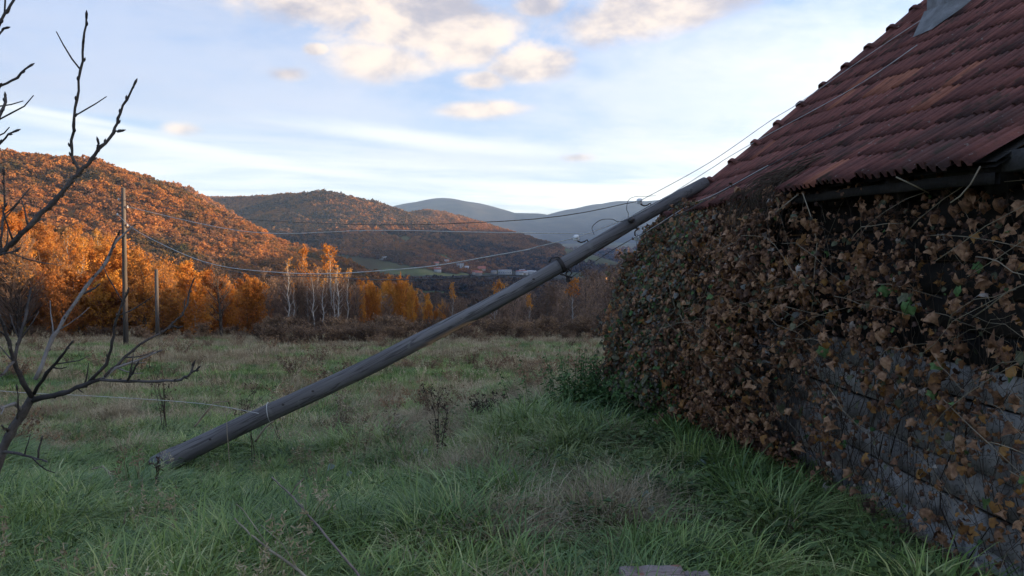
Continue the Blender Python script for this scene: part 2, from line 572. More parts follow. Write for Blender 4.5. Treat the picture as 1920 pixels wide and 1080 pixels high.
build_terrain()
def build_haze():
    m = bpy.data.materials.new('haze_air')
    m.use_nodes = True
    nt = m.node_tree
    nt.nodes.clear()
    v = nt.nodes.new('ShaderNodeVolumePrincipled')
    v.inputs['Color'].default_value = (0.40, 0.62, 1.0, 1)
    v.inputs['Density'].default_value = HAZE_DENSITY
    v.inputs['Anisotropy'].default_value = 0.0
    o = nt.nodes.new('ShaderNodeOutputMaterial')
    nt.links.new(v.outputs[0], o.inputs['Volume'])
    b = MB()
    b.box((-8900, -8900, -130), (8900, 8900, 620))
    h = b.build('haze', m)
    h['kind'] = 'stuff'


build_haze()

# ------------------------------------------------------------------ scattering of uncountable growth
def scatter(name, P, rot, scl, idx, protos):
    """one object of kind stuff: the meshes in protos set at many points"""
    kinds = bpy.data.collections.new(name + '_kinds')
    for i, me in enumerate(protos):
        o = bpy.data.objects.new('%s_kind_%02d' % (name, i), me)
        kinds.objects.link(o)
    me = bpy.data.meshes.new(name)
    n = len(P)
    me.vertices.add(n)
    me.vertices.foreach_set('co', np.asarray(P, np.float32).ravel())
    a = me.attributes.new('rot', 'FLOAT_VECTOR', 'POINT')
    a.data.foreach_set('vector', np.asarray(rot, np.float32).ravel())
    a = me.attributes.new('scl', 'FLOAT_VECTOR', 'POINT')
    a.data.foreach_set('vector', np.asarray(scl, np.float32).ravel())
    a = me.attributes.new('pick', 'INT', 'POINT')
    a.data.foreach_set('value', np.asarray(idx, np.int32))
    o = link(name, me)
    o['kind'] = 'stuff'
    ng = bpy.data.node_groups.new(name + '_scatter', 'GeometryNodeTree')
    ng.interface.new_socket('Geometry', in_out='INPUT', socket_type='NodeSocketGeometry')
    ng.interface.new_socket('Geometry', in_out='OUTPUT', socket_type='NodeSocketGeometry')
    N, L = ng.nodes, ng.links
    gi, go = N.new('NodeGroupInput'), N.new('NodeGroupOutput')
    ip = N.new('GeometryNodeInstanceOnPoints')
    ci = N.new('GeometryNodeCollectionInfo')
    ci.inputs['Collection'].default_value = kinds
    ci.inputs['Separate Children'].default_value = True
    ci.inputs['Reset Children'].default_value = True
    ip.inputs['Pick Instance'].default_value = True

    def attr(nm, ty):
        q = N.new('GeometryNodeInputNamedAttribute')
        q.data_type = ty
        q.inputs['Name'].default_value = nm
        return q.outputs['Attribute']
    e = N.new('FunctionNodeEulerToRotation')
    L.new(attr('rot', 'FLOAT_VECTOR'), e.inputs[0])
    L.new(gi.outputs[0], ip.inputs['Points'])
    L.new(ci.outputs[0], ip.inputs['Instance'])
    L.new(attr('pick', 'INT'), ip.inputs['Instance Index'])
    L.new(e.outputs[0], ip.inputs['Rotation'])
    L.new(attr('scl', 'FLOAT_VECTOR'), ip.inputs['Scale'])
    L.new(ip.outputs[0], go.inputs[0])
    md = o.modifiers.new('scatter', 'NODES')
    md.node_group = ng
    return o


# ------------------------------------------------------------------ hill forests
AUT = [(0.0, (0.10, 0.085, 0.035)), (0.22, (0.18, 0.098, 0.036)), (0.45, (0.31, 0.135, 0.042)), (0.7, (0.41, 0.168, 0.046)), (1.0, (0.48, 0.24, 0.07))]
M['hill_leaf'] = mat('hill_leaf', AUT, 0.05, 3, 0.9, rnd=0.55, translucent=0.4, local=False, spec=0.05, patch=[(0.011, (0.060, 0.066, 0.030), 0.52, 0.63, 0.75), (0.03, (0.20, 0.11, 0.065), 0.52, 0.64, 0.6)])
BRN = [(0.0, (0.040, 0.040, 0.024)), (0.3, (0.065, 0.046, 0.030)), (0.6, (0.11, 0.068, 0.036)), (1.0, (0.17, 0.095, 0.045))]
M['far_leaf'] = mat('far_leaf', BRN, 0.03, 3, 0.9, rnd=0.7, translucent=0.15, local=False, spec=0.05)
M['mid_leaf'] = mat('mid_leaf', [(0.0, (0.13, 0.080, 0.038)), (0.4, (0.26, 0.125, 0.045)), (1.0, (0.40, 0.18, 0.055))], 0.03, 3, 0.9, rnd=0.7, translucent=0.2, local=False, spec=0.05, patch=[(0.006, (0.060, 0.056, 0.030), 0.50, 0.62, 0.6)])


def crown_clump(seed, m, n=90, q=0.20, flat=1.0):
    rng = np.random.default_rng(seed)
    d = rng.normal(size=(n, 3))
    d /= np.linalg.norm(d, axis=1)[:, None]
    d[:, 2] = np.abs(d[:, 2]) * 1.05 - 0.15
    lob = 1 + 0.28 * np.sin(d[:, 0] * 4 + seed) * np.cos(d[:, 1] * 5 + seed * 2) + rng.uniform(-0.25, 0.1, n)
    C = d * lob[:, None] * np.array([1, 1, 1.15 * flat]) + np.array([0, 0, 0.75])
    U, W = rand_axes(rng, n, rng.uniform(0.6, 1.3, n) * q)
    V, Q = quads(C, U, W)
    return mesh_np('crown_clump', V, [Q], m)


def forest(name, region, n, m, size, seed, keep=None, nq=90, qs=0.20, sink=0.25, flat=0.8):
    rng = np.random.default_rng(seed)
    x = rng.uniform(region[0], region[1], n)
    y = rng.uniform(region[2], region[3], n)
    h, k = heights(x, y)
    # what the camera or the near side can see: inside a widened view wedge
    ok = (np.abs(x / y) < 0.80)
    if keep is not None:
        ok &= keep(x, y, h, k)
    x, y, h = x[ok], y[ok], h[ok]
    c = len(x)
    s = size * rng.uniform(0.6, 1.3, c)
    P = np.stack([x, y, h - sink * s * 0.5], -1)
    rot = np.stack([rng.normal(0, .08, c), rng.normal(0, .08, c), rng.uniform(0, 6.28, c)], -1)
    s = s * (1 + 0.6 * fbm(x / 40, y / 40, 99, 2))
    scl = np.stack([s * 0.5, s * 0.5, s * 0.5 * flat * rng.uniform(0.8, 1.4, c)], -1)
    protos = [crown_clump(seed * 10 + i, m, nq, qs) for i in range(6)]
    return scatter(name, P, rot, scl, rng.integers(0, 6, c), protos)


def build_forests():
    forest('hill_forest', (-760, 0, 480, 1010), 17000, M['hill_leaf'], 8.6, 11, lambda x, y, h, k: k == 1, 130, 0.17, flat=0.62)
    forest('back_hill_forest', (-1100, -300, 1150, 1800), 9000, M['hill_leaf'], 11, 12, lambda x, y, h, k: k == 2)
    forest('middle_hill_forest', (-1500, 150, 1650, 2900), 60000, M['mid_leaf'], 8.6, 13,
           lambda x, y, h, k: ((k == 3) | (k == 4)) & ~((fbm(x / 130, y / 60, 91) > 0.22) & (x > -420)))

    def vk(x, y, h, k):
        town = (np.abs(x / y * F + 960 - 870) < 230) & (y > 1380) & (y < 1850)
        return ((k == 0) | (k == 3) | (k == 4) | (k >= 7)) & ~town & ((y < 1000) | (fbm(x / 170, y / 170, 77) > -0.17))
    forest('valley_forest', (-700, 500, 130, 1000), 14000, M['far_leaf'], 7.5, 14, vk, 260, 0.11)
    forest('far_valley_forest', (-1100, 700, 1000, 2100), 26000, M['far_leaf'], 12, 15, vk)
    forest('plain_copses', (-900, 1500, 2100, 4300), 5000, M['far_leaf'], 17, 16, lambda x, y, h, k: (k == 0) & (fbm(x / 170, y / 170, 78) > 0.02))
    forest('side_forest', (8, 260, 110, 1100), 5000, M['far_leaf'], 7, 17, lambda x, y, h, k: (x / y < 0.26) & (x > 12 + 0.02 * y) & (k >= 7), 260, 0.11)


build_forests()

# ------------------------------------------------------------------ trees near the meadow
M['birch_bark'] = mat('birch_bark', [(0.22, (0.10, 0.09, 0.085)), (0.36, (0.27, 0.25, 0.235)), (0.8, (0.46, 0.44, 0.41))], 3.0, 5, 0.8, stretch=(1, 1, 0.35), local=True)
M['grey_bark'] = mat('grey_bark', [(0.3, (0.060, 0.050, 0.044)), (0.7, (0.15, 0.125, 0.105))], 4.0, 5, 0.9, rnd=0.5)
M['dark_bark'] = mat('dark_bark', [(0.3, (0.030, 0.024, 0.022)), (0.7, (0.075, 0.058, 0.050))], 4.0, 5, 0.9)
M['twig_brown'] = mat('twig_brown', [(0.2, (0.12, 0.078, 0.060)), (0.8, (0.25, 0.16, 0.12))], 2.0, 3, 0.9, rnd=0.5)
M['twig_dark'] = mat('twig_dark', [(0.2, (0.10, 0.068, 0.054)), (0.8, (0.22, 0.145, 0.108))], 2.0, 3, 0.9, rnd=0.4)
M['twig_pale'] = mat('twig_reddish', [(0.2, (0.16, 0.105, 0.082)), (0.8, (0.32, 0.215, 0.165))], 2.0, 3, 0.9, rnd=0.6)
M['leaf_amber'] = mat('leaf_amber', [(0.1, (0.40, 0.145, 0.036)), (0.5, (0.55, 0.235, 0.050)), (0.9, (0.66, 0.34, 0.066))], 0.5, 3, 0.75, rnd=0.8, translucent=0.5, local=False, spec=0.05)
M['leaf_rust'] = mat('leaf_rust', [(0.1, (0.27, 0.10, 0.036)), (0.5, (0.42, 0.175, 0.050)), (0.9, (0.52, 0.25, 0.066))], 0.5, 3, 0.8, rnd=0.8, translucent=0.5, local=False, spec=0.05)
M['leaf_brown'] = mat('leaf_brown', [(0.1, (0.13, 0.085, 0.058)), (0.5, (0.22, 0.14, 0.088)), (0.9, (0.33, 0.21, 0.125))], 0.7, 3, 0.85, rnd=0.9, translucent=0.25, local=False, spec=0.05)


def make_tree(seed, h, spread, nb, f0, up, twigs, leaves, leafsize, leaf_from, stems, tr, bark, twig, leaf, bend=0.25, twl=0.42, tr_twig=0.012):
    rng = np.random.default_rng(seed)
    tb, cb = MB(), MB()
    LC = []
    for s in range(stems):
        a0 = rng.uniform(0, 6.28)
        off = np.array([math.cos(a0), math.sin(a0), 0]) * (0.25 * spread * rng.uniform(0.3, 1) if stems > 1 else 0)
        lean = np.array([math.cos(a0), math.sin(a0), 0]) * (0.10 if stems > 1 else 0.03) * h * rng.uniform(0.3, 1)
        hh = h * (rng.uniform(0.65, 1) if s else 1)
        f = np.linspace(0, 1, 8)
        tp = off * (1 + 0.3 * f[:, None]) + lean * (f ** 1.5)[:, None] + np.stack([rng.normal(0, .012, 8) * h, rng.normal(0, .012, 8) * h, f * hh], -1)
        tp[0] = off + [0, 0, -0.35]
        trs = tr * (1 - 0.3 * (stems > 1))
        rads = trs * (1 - f) ** 0.8 + 0.012
        tb.tube(tp, rads, 6, cap=False)
        for b in range(nb):
            g = f0 + (0.985 - f0) * ((b + rng.uniform(0, 1)) / nb)
            p = np.array([np.interp(g, f, tp[:, k]) for k in range(3)])
            a = b * 2.4 + rng.uniform(-.5, .5)
            L = spread * (0.25 + 0.75 * (1 - g) ** 0.55) * rng.uniform(0.6, 1.1) * (min(1, (g - f0) / 0.15 + 0.5))
            d = np.array([math.cos(a), math.sin(a), up + rng.uniform(-.2, .35)])
            d /= np.linalg.norm(d)
            q = np.linspace(0, 1, 5)
            bp = p + d * (q * L)[:, None] + np.array([0, 0, 1]) * (bend * L * q ** 2)[:, None] + rng.normal(0, 0.03 * L, (5, 3)) * q[:, None]
            r0 = max(0.012, trs * (1 - g) * 0.5)
            tb.tube(bp, r0 * (1 - q) ** 0.7 + 0.007, 4, cap=False)
            for t in range(twigs):
                u = rng.uniform(0.2, 1.0)
                p2 = np.array([np.interp(u, q, bp[:, k]) for k in range(3)])
                d2 = d * 0.7 + rng.normal(0, 0.65, 3) + np.array([0, 0, 0.35])
                d2 /= np.linalg.norm(d2)
                L2 = twl * spread * rng.uniform(0.35, 1.0) * (1.15 - 0.5 * u) * (0.5 + 0.5 * (1 - g))+0.12
                w = np.linspace(0, 1, 3)
                p3 = p2 + d2 * (w * L2)[:, None] + np.array([0, 0, 0.25 * L2]) * (w ** 2)[:, None]
                cb.tube(p3, [tr_twig, tr_twig * 0.8, tr_twig * 0.4], 3, 0, cap=False)
                if leaves and g > leaf_from:
                    k = rng.poisson(leaves)
                    if k:
                        LC.append(p2 + d2 * (rng.uniform(0.1, 1.1, k) * L2)[:, None] + rng.normal(0, 0.10, (k, 3)))
    if LC:
        C = np.concatenate(LC)
        U, W = rand_axes(rng, len(C), leafsize * rng.uniform(0.6, 1.25, len(C)))
        V, Q = quads(C, U, W)
        cb.add(V, Q, None, 1)
    return tb.mesh('trunk', bark, True), cb.mesh('crown', [twig, leaf])


T = {}


def tree_kinds():
    T['amber'] = [make_tree(100 + i, 7.2 + i * 0.3, 2.2, 24, 0.08, 0.85, 9, 12, 0.072, 0.0, 2 + i % 2, 0.06, M['grey_bark'] if i % 2 else M['birch_bark'], M['twig_brown'], M['leaf_amber']) for i in range(4)]
    T['rust'] = [make_tree(120 + i, 6.6 + i * 0.4, 2.4, 24, 0.06, 0.75, 9, 11, 0.072, 0.0, 3, 0.06, M['grey_bark'], M['twig_brown'], M['leaf_rust']) for i in range(4)]
    T['birch'] = [make_tree(140 + i, 8.6, 1.35, 24, 0.28, 1.0, 6, 2.6, 0.06, 0.80, 1, 0.085, M['birch_bark'], M['twig_brown'], M['leaf_amber'], tr_twig=0.010) for i in range(3)]
    T['goldtip'] = [make_tree(150 + i, 8.0, 1.45, 26, 0.32, 1.1, 9, 4.2, 0.065, 0.68, 1, 0.075, M['birch_bark'], M['twig_brown'], M['leaf_amber'], tr_twig=0.010) for i in range(3)]
    T['bare'] = [make_tree(160 + i, 6.4, 2.0, 22, 0.12, 0.9, 12, 0.8, 0.06, 0.3, 3, 0.06, M['grey_bark'], M['twig_pale'], M['leaf_brown'], tr_twig=0.016) for i in range(4)]
    T['litbare'] = [make_tree(190 + i, 7.0, 2.1, 24, 0.08, 1.0, 14, 2.2, 0.07, 0.1, 3, 0.06, M['birch_bark'] if i % 2 else M['grey_bark'], M['twig_brown'], M['leaf_rust'], tr_twig=0.011) for i in range(3)]
    T['round'] = [make_tree(170, 6.5, 2.5, 26, 0.10, 1.0, 26, 0.5, 0.06, 0.4, 4, 0.11, M['dark_bark'], M['twig_dark'], M['leaf_rust'], tr_twig=0.011)]
    T['gaunt'] = [make_tree(171, 7.2, 2.6, 22, 0.22, 0.75, 12, 0.15, 0.06, 0.4, 2, 0.16, M['dark_bark'], M['twig_dark'], M['leaf_brown'], tr_twig=0.013)]
    T['thicket'] = [make_tree(180 + i, 3.6, 1.9, 18, 0.02, 0.7, 9, 1.8, 0.075, 0.0, 4, 0.03, M['dark_bark'], M['twig_dark'], M['leaf_brown'], tr_twig=0.012) for i in range(3)]


tree_kinds()


def plant_tree(kind, i, x, y, rz, s, name, label, group=None, cat='tree', sz=1.0, dz=0.0):
    tm, cm = T[kind][i % len(T[kind])]
    r = empty(name, (x, y, ground_z(x, y) + dz), label, cat, group, rz, s)
    r.scale = (s, s, s * sz)
    link('trunk', tm, r)
    link('crown', cm, r)
    return r


def tree_at(kind, i, px, top, d, name, label, h, group=None, wide=1.0, cat='tree'):
    """a tree whose crown tip shows at photo pixel px, top when it stands d metres away; h is the height of its kind"""
    p = at(px, top, d)
    z0 = ground_z(p.x, d)
    s = max(0.25, (p.z - z0) / h)
    tm, cm = T[kind][i % len(T[kind])]
    r = empty(name, (p.x, d, z0), label, cat, group, (i * 1.7 + px) % 6.28)
    r.scale = (s * wide, s * wide, s)
    link('trunk', tm, r)
    link('crown', cm, r)
    return r


def build_trees():
    rng = np.random.default_rng(5)
    # trees one can single out
    tree_at('round', 0, 42, 452, 51, 'bare_tree', 'round dark many-stemmed tree with dense bare twigs at the left end of the meadow', 6.5, None, 1.15)
    tree_at('gaunt', 0, 424, 497, 51, 'bare_tree', 'dark leafless forked tree right of the short pole', 7.2, None, 0.95)
    w = 'white-stemmed birches along the meadow edge'
    tree_at('birch', 0, 541, 488, 53, 'birch_tree', 'thin white birch with bare top, leftmost of the birch row', 8.6, w)
    tree_at('goldtip', 0, 567, 470, 56, 'birch_tree', 'tall birch with a small orange tuft at its tip beside the leftmost thin birch', 8.0, w, .8)
    tree_at('birch', 1, 588, 508, 53, 'birch_tree', 'slim short birch between the two tall orange-tipped birches', 8.6, w)
    tree_at('goldtip', 1, 620, 463, 55, 'birch_tree', 'tallest birch of the row with pale orange crown tip', 8.0, w)
    tree_at('birch', 2, 634, 500, 51, 'birch_tree', 'brightest white forked birch trunk at the right end of the birch row', 8.6, w, 1.15)
    tree_at('birch', 1, 604, 520, 52, 'birch_tree', 'shortest birch of the row with a leaning white stem', 8.6, w)
    for i, (px, top) in enumerate(((551, 530), (560, 515), (577, 522), (596, 500), (611, 492), (627, 512), (643, 520), (650, 505))):
        tree_at('birch', i, px, top, 54 + (i * 3) % 5, 'birch_tree', 'slender grey birch stem filling the birch row between the taller white birches', 8.6, 'slender birches filling the row', 0.85)
    tree_at('goldtip', 2, 848, 535, 58, 'birch_tree', 'lone birch with glowing orange crown just above the fallen pole', 8.0, None, 0.8)
    tree_at('goldtip', 0, 930, 532, 64, 'birch_tree', 'twin-trunked orange birch partly hidden behind the fallen pole', 8.0, None, 1.4)
    tree_at('goldtip', 1, 1074, 524, 62, 'birch_tree', 'orange-topped birch above the brown thicket beside the vine-covered corner', 8.0, None, 1.3)
    tree_at('goldtip', 2, 992, 556, 60, 'birch_tree', 'small pointed orange birch right of the pole, shorter of the pair', 8.0, None, 1.0)
    tree_at('amber', 1, 480, 515, 60, 'aspen_tree', 'glowing orange tree at the right end of the sunlit wood, behind the dark forked tree', 8.1, None, 0.9)
    # the sunlit wood on the left slope
    k = 0
    for row, y0 in enumerate(np.linspace(53, 128, 13)):
        xs = np.arange(-0.74 * y0, -0.30 * y0 - 2 + (2 if row else 5), 2.45 + row * 0.2)
        for x in xs:
            x = x + rng.uniform(-1.0, 1.0)
            y = y0 + rng.uniform(-2.4, 2.4)
            q = proj((x, y, ground_z(x, y)))[0]
            if (395 < q < 455 and y < 58) or (q > 528 and y < 62):
                continue
            cap = float(at(q, np.interp(q, [-200, 0, 200, 300, 400, 520, 600], [385, 398, 452, 488, 518, 560, 575]) + rng.uniform(-16, 14), y).z) - ground_z(x, y)
            if cap < 2.0:
                continue
            u = rng.random()
            rust = u < 0.42 + 0.3 * (x / y < -0.55)
            kind = 'rust' if rust else 'amber'
            if row and rng.random() < 0.30:
                tree_kind_ = 'goldtip' if rng.random() < .45 else 'litbare'
                plant_tree(tree_kind_, int(rng.integers(4)), x, y, rng.uniform(0, 6.28), min(rng.uniform(.7, 1.05), cap / 7.6), 'birch_tree' if tree_kind_ == 'goldtip' else 'ash_tree',
                           'pale-stemmed slim birch inside the sunlit wood left of the birch row' if tree_kind_ == 'goldtip' else 'half-bare brown tree inside the sunlit wood left of the birch row',
                           'slim birches inside the sunlit wood' if tree_kind_ == 'goldtip' else 'half-bare trees inside the sunlit wood')
                continue
            s = min(rng.uniform(0.62, 1.10) * (0.8 if row == 0 else 1), cap / 7.3)
            plant_tree(kind, int(rng.integers(4)), x, y, rng.uniform(0, 6.28), s,
                       'rowan_tree' if rust else 'aspen_tree',
                       'rust-brown young tree in the sunlit wood on the slope left of the birches' if rust else 'amber-leaved young tree in the sunlit wood on the slope left of the birches',
                       'rust-brown trees of the sunlit wood' if rust else 'amber trees of the sunlit wood', 'tree', rng.uniform(0.85, 1.05))
            k += 1
    # the orange saplings of the centre and the brown wood in shade on the right
    for i in range(58):
        px = rng.uniform(652, 885)
        d = rng.uniform(56, 76)
        top = np.interp(px, [655, 700, 760, 800, 850, 880], [545, 532, 535, 565, 585, 590]) + rng.uniform(-8, 22)
        tree_at('amber', i, px, top, d, 'aspen_tree', 'orange-lit sapling in the thin group left of the lone birch above the fallen pole', 7.5, 'orange saplings between the birch row and the lone birch', 0.50)
    for i in range(125):
        px = rng.uniform(515, 1230)
        d = rng.uniform(54, 110)
        top = np.interp(px, [520, 650, 800, 900, 1000, 1100, 1160, 1230], [555, 565, 572, 568, 562, 545, 512, 480]) + rng.uniform(-22, 30) + (10 if d < 65 else -5)
        tree_at('bare', i, px, top, d, 'ash_tree', 'leafless brown-grey tree in the shaded wood beyond the meadow', 6.4, 'bare trees of the shaded wood', 1.1)
    for (px, d, top, kd) in ((95, 55, 520, 'rust'), (140, 54, 545, 'rust'), (160, 57, 520, 'amber'), (205, 55, 535, 'rust'), (262, 55, 540, 'rust'), (330, 54, 550, 'rust'), (372, 56, 545, 'amber')):
        tree_at(kd, int(px), px, top, d, 'rowan_tree' if kd == 'rust' else 'aspen_tree',
                'rust-brown young tree in the sunlit wood on the slope left of the birches' if kd == 'rust' else 'amber-leaved young tree in the sunlit wood on the slope left of the birches', 7.0,
                'rust-brown trees of the sunlit wood' if kd == 'rust' else 'amber trees of the sunlit wood', 1.5)
    for i in range(30):
        px = rng.uniform(505, 665)
        tree_at('bare', i, px, rng.uniform(508, 575), rng.uniform(55, 64), 'ash_tree', 'leafless brown-grey tree in the shaded wood beyond the meadow', 6.4, 'bare trees of the shaded wood', 0.9)
    # thicket of undergrowth along the far edge of the meadow
    n = 520
    x = rng.uniform(-44, 20, n)
    y = 50.5 + rng.normal(0, 2.4, n) + 6 * (rng.random(n) < .35)
    x[420:] = rng.uniform(-14, -7.5, 100)
    y[420:] = rng.uniform(42.5, 47.5, 100)
    P = np.stack([x, y, heights(x, y)[0] - 0.1], -1)
    s = rng.uniform(0.16, 0.42, n)
    s = np.where(x > -16, s * 1.2, s * 0.8)
    s = np.where(y < 49.5, s * 0.6, s)
    s[420:] *= 1.15
    scatter('undergrowth', P, np.stack([np.zeros(n), np.zeros(n), rng.uniform(0, 6.28, n)], -1), np.stack([s * 1.2, s * 1.2, s * 0.9], -1), rng.integers(0, 3, n),
            [joined(*t) for t in T['thicket']])


def joined(tm, cm):
    """trunk and crown of one kind as a single mesh"""
    V, F4, mi, mats, off = [], [], [], [], 0
    for me in (tm, cm):
        v = np.zeros(len(me.vertices) * 3, np.float32)
        me.vertices.foreach_get('co', v)
        f = np.zeros(len(me.loops), np.int32)
        me.loops.foreach_get('vertex_index', f)
        m = np.zeros(len(me.polygons), np.int32)
        me.polygons.foreach_get('material_index', m)
        V.append(v.reshape(-1, 3))
        F4.append(f.reshape(-1, 4) + off)
        off += len(me.vertices)
        mi.append(m + len(mats))
        mats += list(me.materials)
    return mesh_np('thicket', np.concatenate(V), [np.concatenate(F4)], mats, False, np.concatenate(mi))


build_trees()
# ------------------------------------------------------------------ meadow grass
M['grass'] = mat('grass_green', [(0.05, (0.055, 0.100, 0.024)), (0.4, (0.130, 0.205, 0.050)), (0.7, (0.225, 0.300, 0.082)), (1.0, (0.43, 0.43, 0.19))], 0.9, 4, 0.5, rnd=0.6, translucent=0.22, local=False, spec=0.35, island=0.55,
                 patch=[(0.35, (0.115, 0.195, 0.082), 0.50, 0.64, 0.45), (0.22, (0.28, 0.27, 0.13), 0.52, 0.66, 0.45)])
M['grass_dry'] = mat('grass_dry', [(0.1, (0.21, 0.165, 0.10)), (0.5, (0.36, 0.29, 0.185)), (0.9, (0.52, 0.44, 0.30))], 0.9, 4, 0.8, rnd=0.7, translucent=0.2, local=False, spec=0.1, island=0.4,
                     patch=[(0.4, (0.17, 0.09, 0.055), 0.50, 0.66, 0.6)])
M['weed_leaf'] = mat('weed_leaf', [(0.1, (0.055, 0.088, 0.030)), (0.6, (0.100, 0.150, 0.048)), (1.0, (0.18, 0.20, 0.075))], 2.0, 3, 0.6, rnd=0.8, translucent=0.25, local=False, spec=0.25)
M['litter'] = mat('leaf_litter', [(0.1, (0.050, 0.030, 0.020)), (0.5, (0.11, 0.062, 0.034)), (1.0, (0.21, 0.12, 0.06))], 3.0, 3, 0.85, rnd=0.8, translucent=0.1, local=False, spec=0.1)


def grass_tuft(seed, n, h, spread, width, droop, m, hv=0.35, lean=0.0):
    rng = np.random.default_rng(seed)
    a = rng.uniform(0, 6.28, n)
    r = spread * np.sqrt(rng.random(n))
    base = np.stack([np.cos(a) * r, np.sin(a) * r, np.full(n, -0.03)], -1)
    b = a + rng.normal(0, 0.8, n)
    out = np.stack([np.cos(b), np.sin(b), np.zeros(n)], -1)
    out[:, 0] += lean
    hh = h * rng.uniform(1 - hv, 1 + hv, n)
    dr = droop * rng.uniform(0.3, 1.3, n)
    side = np.stack([-np.sin(b), np.cos(b), np.zeros(n)], -1)
    tw = rng.uniform(-0.8, 0.8, n)
    side = side * np.cos(tw)[:, None] + out * np.sin(tw)[:, None]
    ws = width * rng.uniform(0.6, 1.3, n)
    V = np.zeros((n, 9, 3))
    for i, (f, wf) in enumerate(((0, 0.8), (0.35, 1.0), (0.68, 0.8), (0.88, 0.5))):
        p = base + out * (dr * hh * (f ** 1.8))[:, None]
        p[:, 2] += hh * (f - 0.42 * dr * f ** 2.6)
        V[:, i * 2] = p - side * (ws * wf)[:, None]
        V[:, i * 2 + 1] = p + side * (ws * wf)[:, None]
    p = base + out * (dr * hh)[:, None]
    p[:, 2] += hh * (1 - 0.42 * dr)
    V[:, 8] = p
    o = np.arange(n)[:, None] * 9
    Q = np.concatenate([o + np.array([[i, i + 1, i + 3, i + 2]]) for i in (0, 2, 4)])
    return mesh_np('grass_tuft', V.reshape(-1, 3), [Q, o + np.array([[6, 7, 8]])], m)


def seed_grass(seed, n, h, m):
    """tall straw with thin panicles"""
    rng = np.random.default_rng(seed)
    b = MB()
    for i in range(n):
        a = rng.uniform(0, 6.28)
        p0 = np.array([rng.normal(0, .05), rng.normal(0, .05), -0.03])
        hh = h * rng.uniform(0.6, 1.1)
        w = np.linspace(0, 1, 4)
        P = p0 + np.stack([np.cos(a) * 0.22 * hh * w ** 2, np.sin(a) * 0.22 * hh * w ** 2, hh * w], -1)
        b.tube(P, [0.0024, 0.002, 0.0016, 0.001], 3, cap=False)
        C = np.repeat(P[3:4], 9, 0) + rng.normal(0, 0.014, (9, 3)) - np.array([0, 0, 1]) * np.linspace(0, 0.16, 9)[:, None] * hh
        U, W = rand_axes(rng, 9, 0.016, 0.25)
        V, Q = quads(C, U, W)
        b.add(V, Q)
    return b.mesh('seed_grass', m)


def scrub_bush(seed, m1, m2):
    rng = np.random.default_rng(seed)
    b = MB()
    for i in range(26):
        a, l = rng.uniform(0, 6.28), rng.uniform(0.15, 0.42)
        e = np.array([math.cos(a) * l * .7, math.sin(a) * l * .7, l])
        P = np.array([e * 0 - [0, 0, .02], e * .5 + [0, 0, .03], e])
        b.tube(P, [0.004, 0.003, 0.0015], 3, 0, cap=False)
        C = P[2] * rng.uniform(.5, 1.05, (7, 1)) + rng.normal(0, .03, (7, 3))
        U, W = rand_axes(rng, 7, 0.014, .7)
        V, Q = quads(C, U, W)
        b.add(V, Q, None, 1)
    return b.mesh('scrub_bush', [m1, m2])


def leafy_weed(seed, m, n=16, h=0.22, size=0.035):
    rng = np.random.default_rng(seed)
    b = MB()
    for i in range(n):
        a = rng.uniform(0, 6.28)
        L = rng.uniform(0.04, 0.16)
        p = np.array([math.cos(a) * L, math.sin(a) * L, h * rng.uniform(0.15, 1.0)])
        b.tube([(p[0] * .3, p[1] * .3, -.02), p * [.7, .7, .8], p], [0.003, 0.0025, 0.002], 3, cap=False)
        s = size * rng.uniform(0.6, 1.4)
        o = np.array([math.cos(a), math.sin(a), rng.uniform(-.2, .5)])
        sd = np.array([-math.sin(a), math.cos(a), 0.0])
        V = [p, p + o * s + sd * s * .75 + [0, 0, .2 * s], p + o * 2.1 * s - [0, 0, .5 * s], p + o * s - sd * s * .75 + [0, 0, .2 * s]]
        b.add(V, None, [(0, 1, 2), (0, 2, 3)])
    return b.mesh('leafy_weed', m)


def litter_leaf(seed, m):
    rng = np.random.default_rng(seed)
    b = MB()
    for i in range(7):
        V, T_ = leaf_shape(rng, 0.045 * rng.uniform(0.6, 1.2), 0.5)
        Mx = Euler((rng.normal(0, .5), rng.normal(0, .5), rng.uniform(0, 6.28))).to_matrix()
        V = V @ np.array(Mx).T + [rng.normal(0, .12), rng.normal(0, .12), rng.uniform(0.01, 0.06)]
        b.add(V, None, T_)
    return b.mesh('litter_leaf', m)


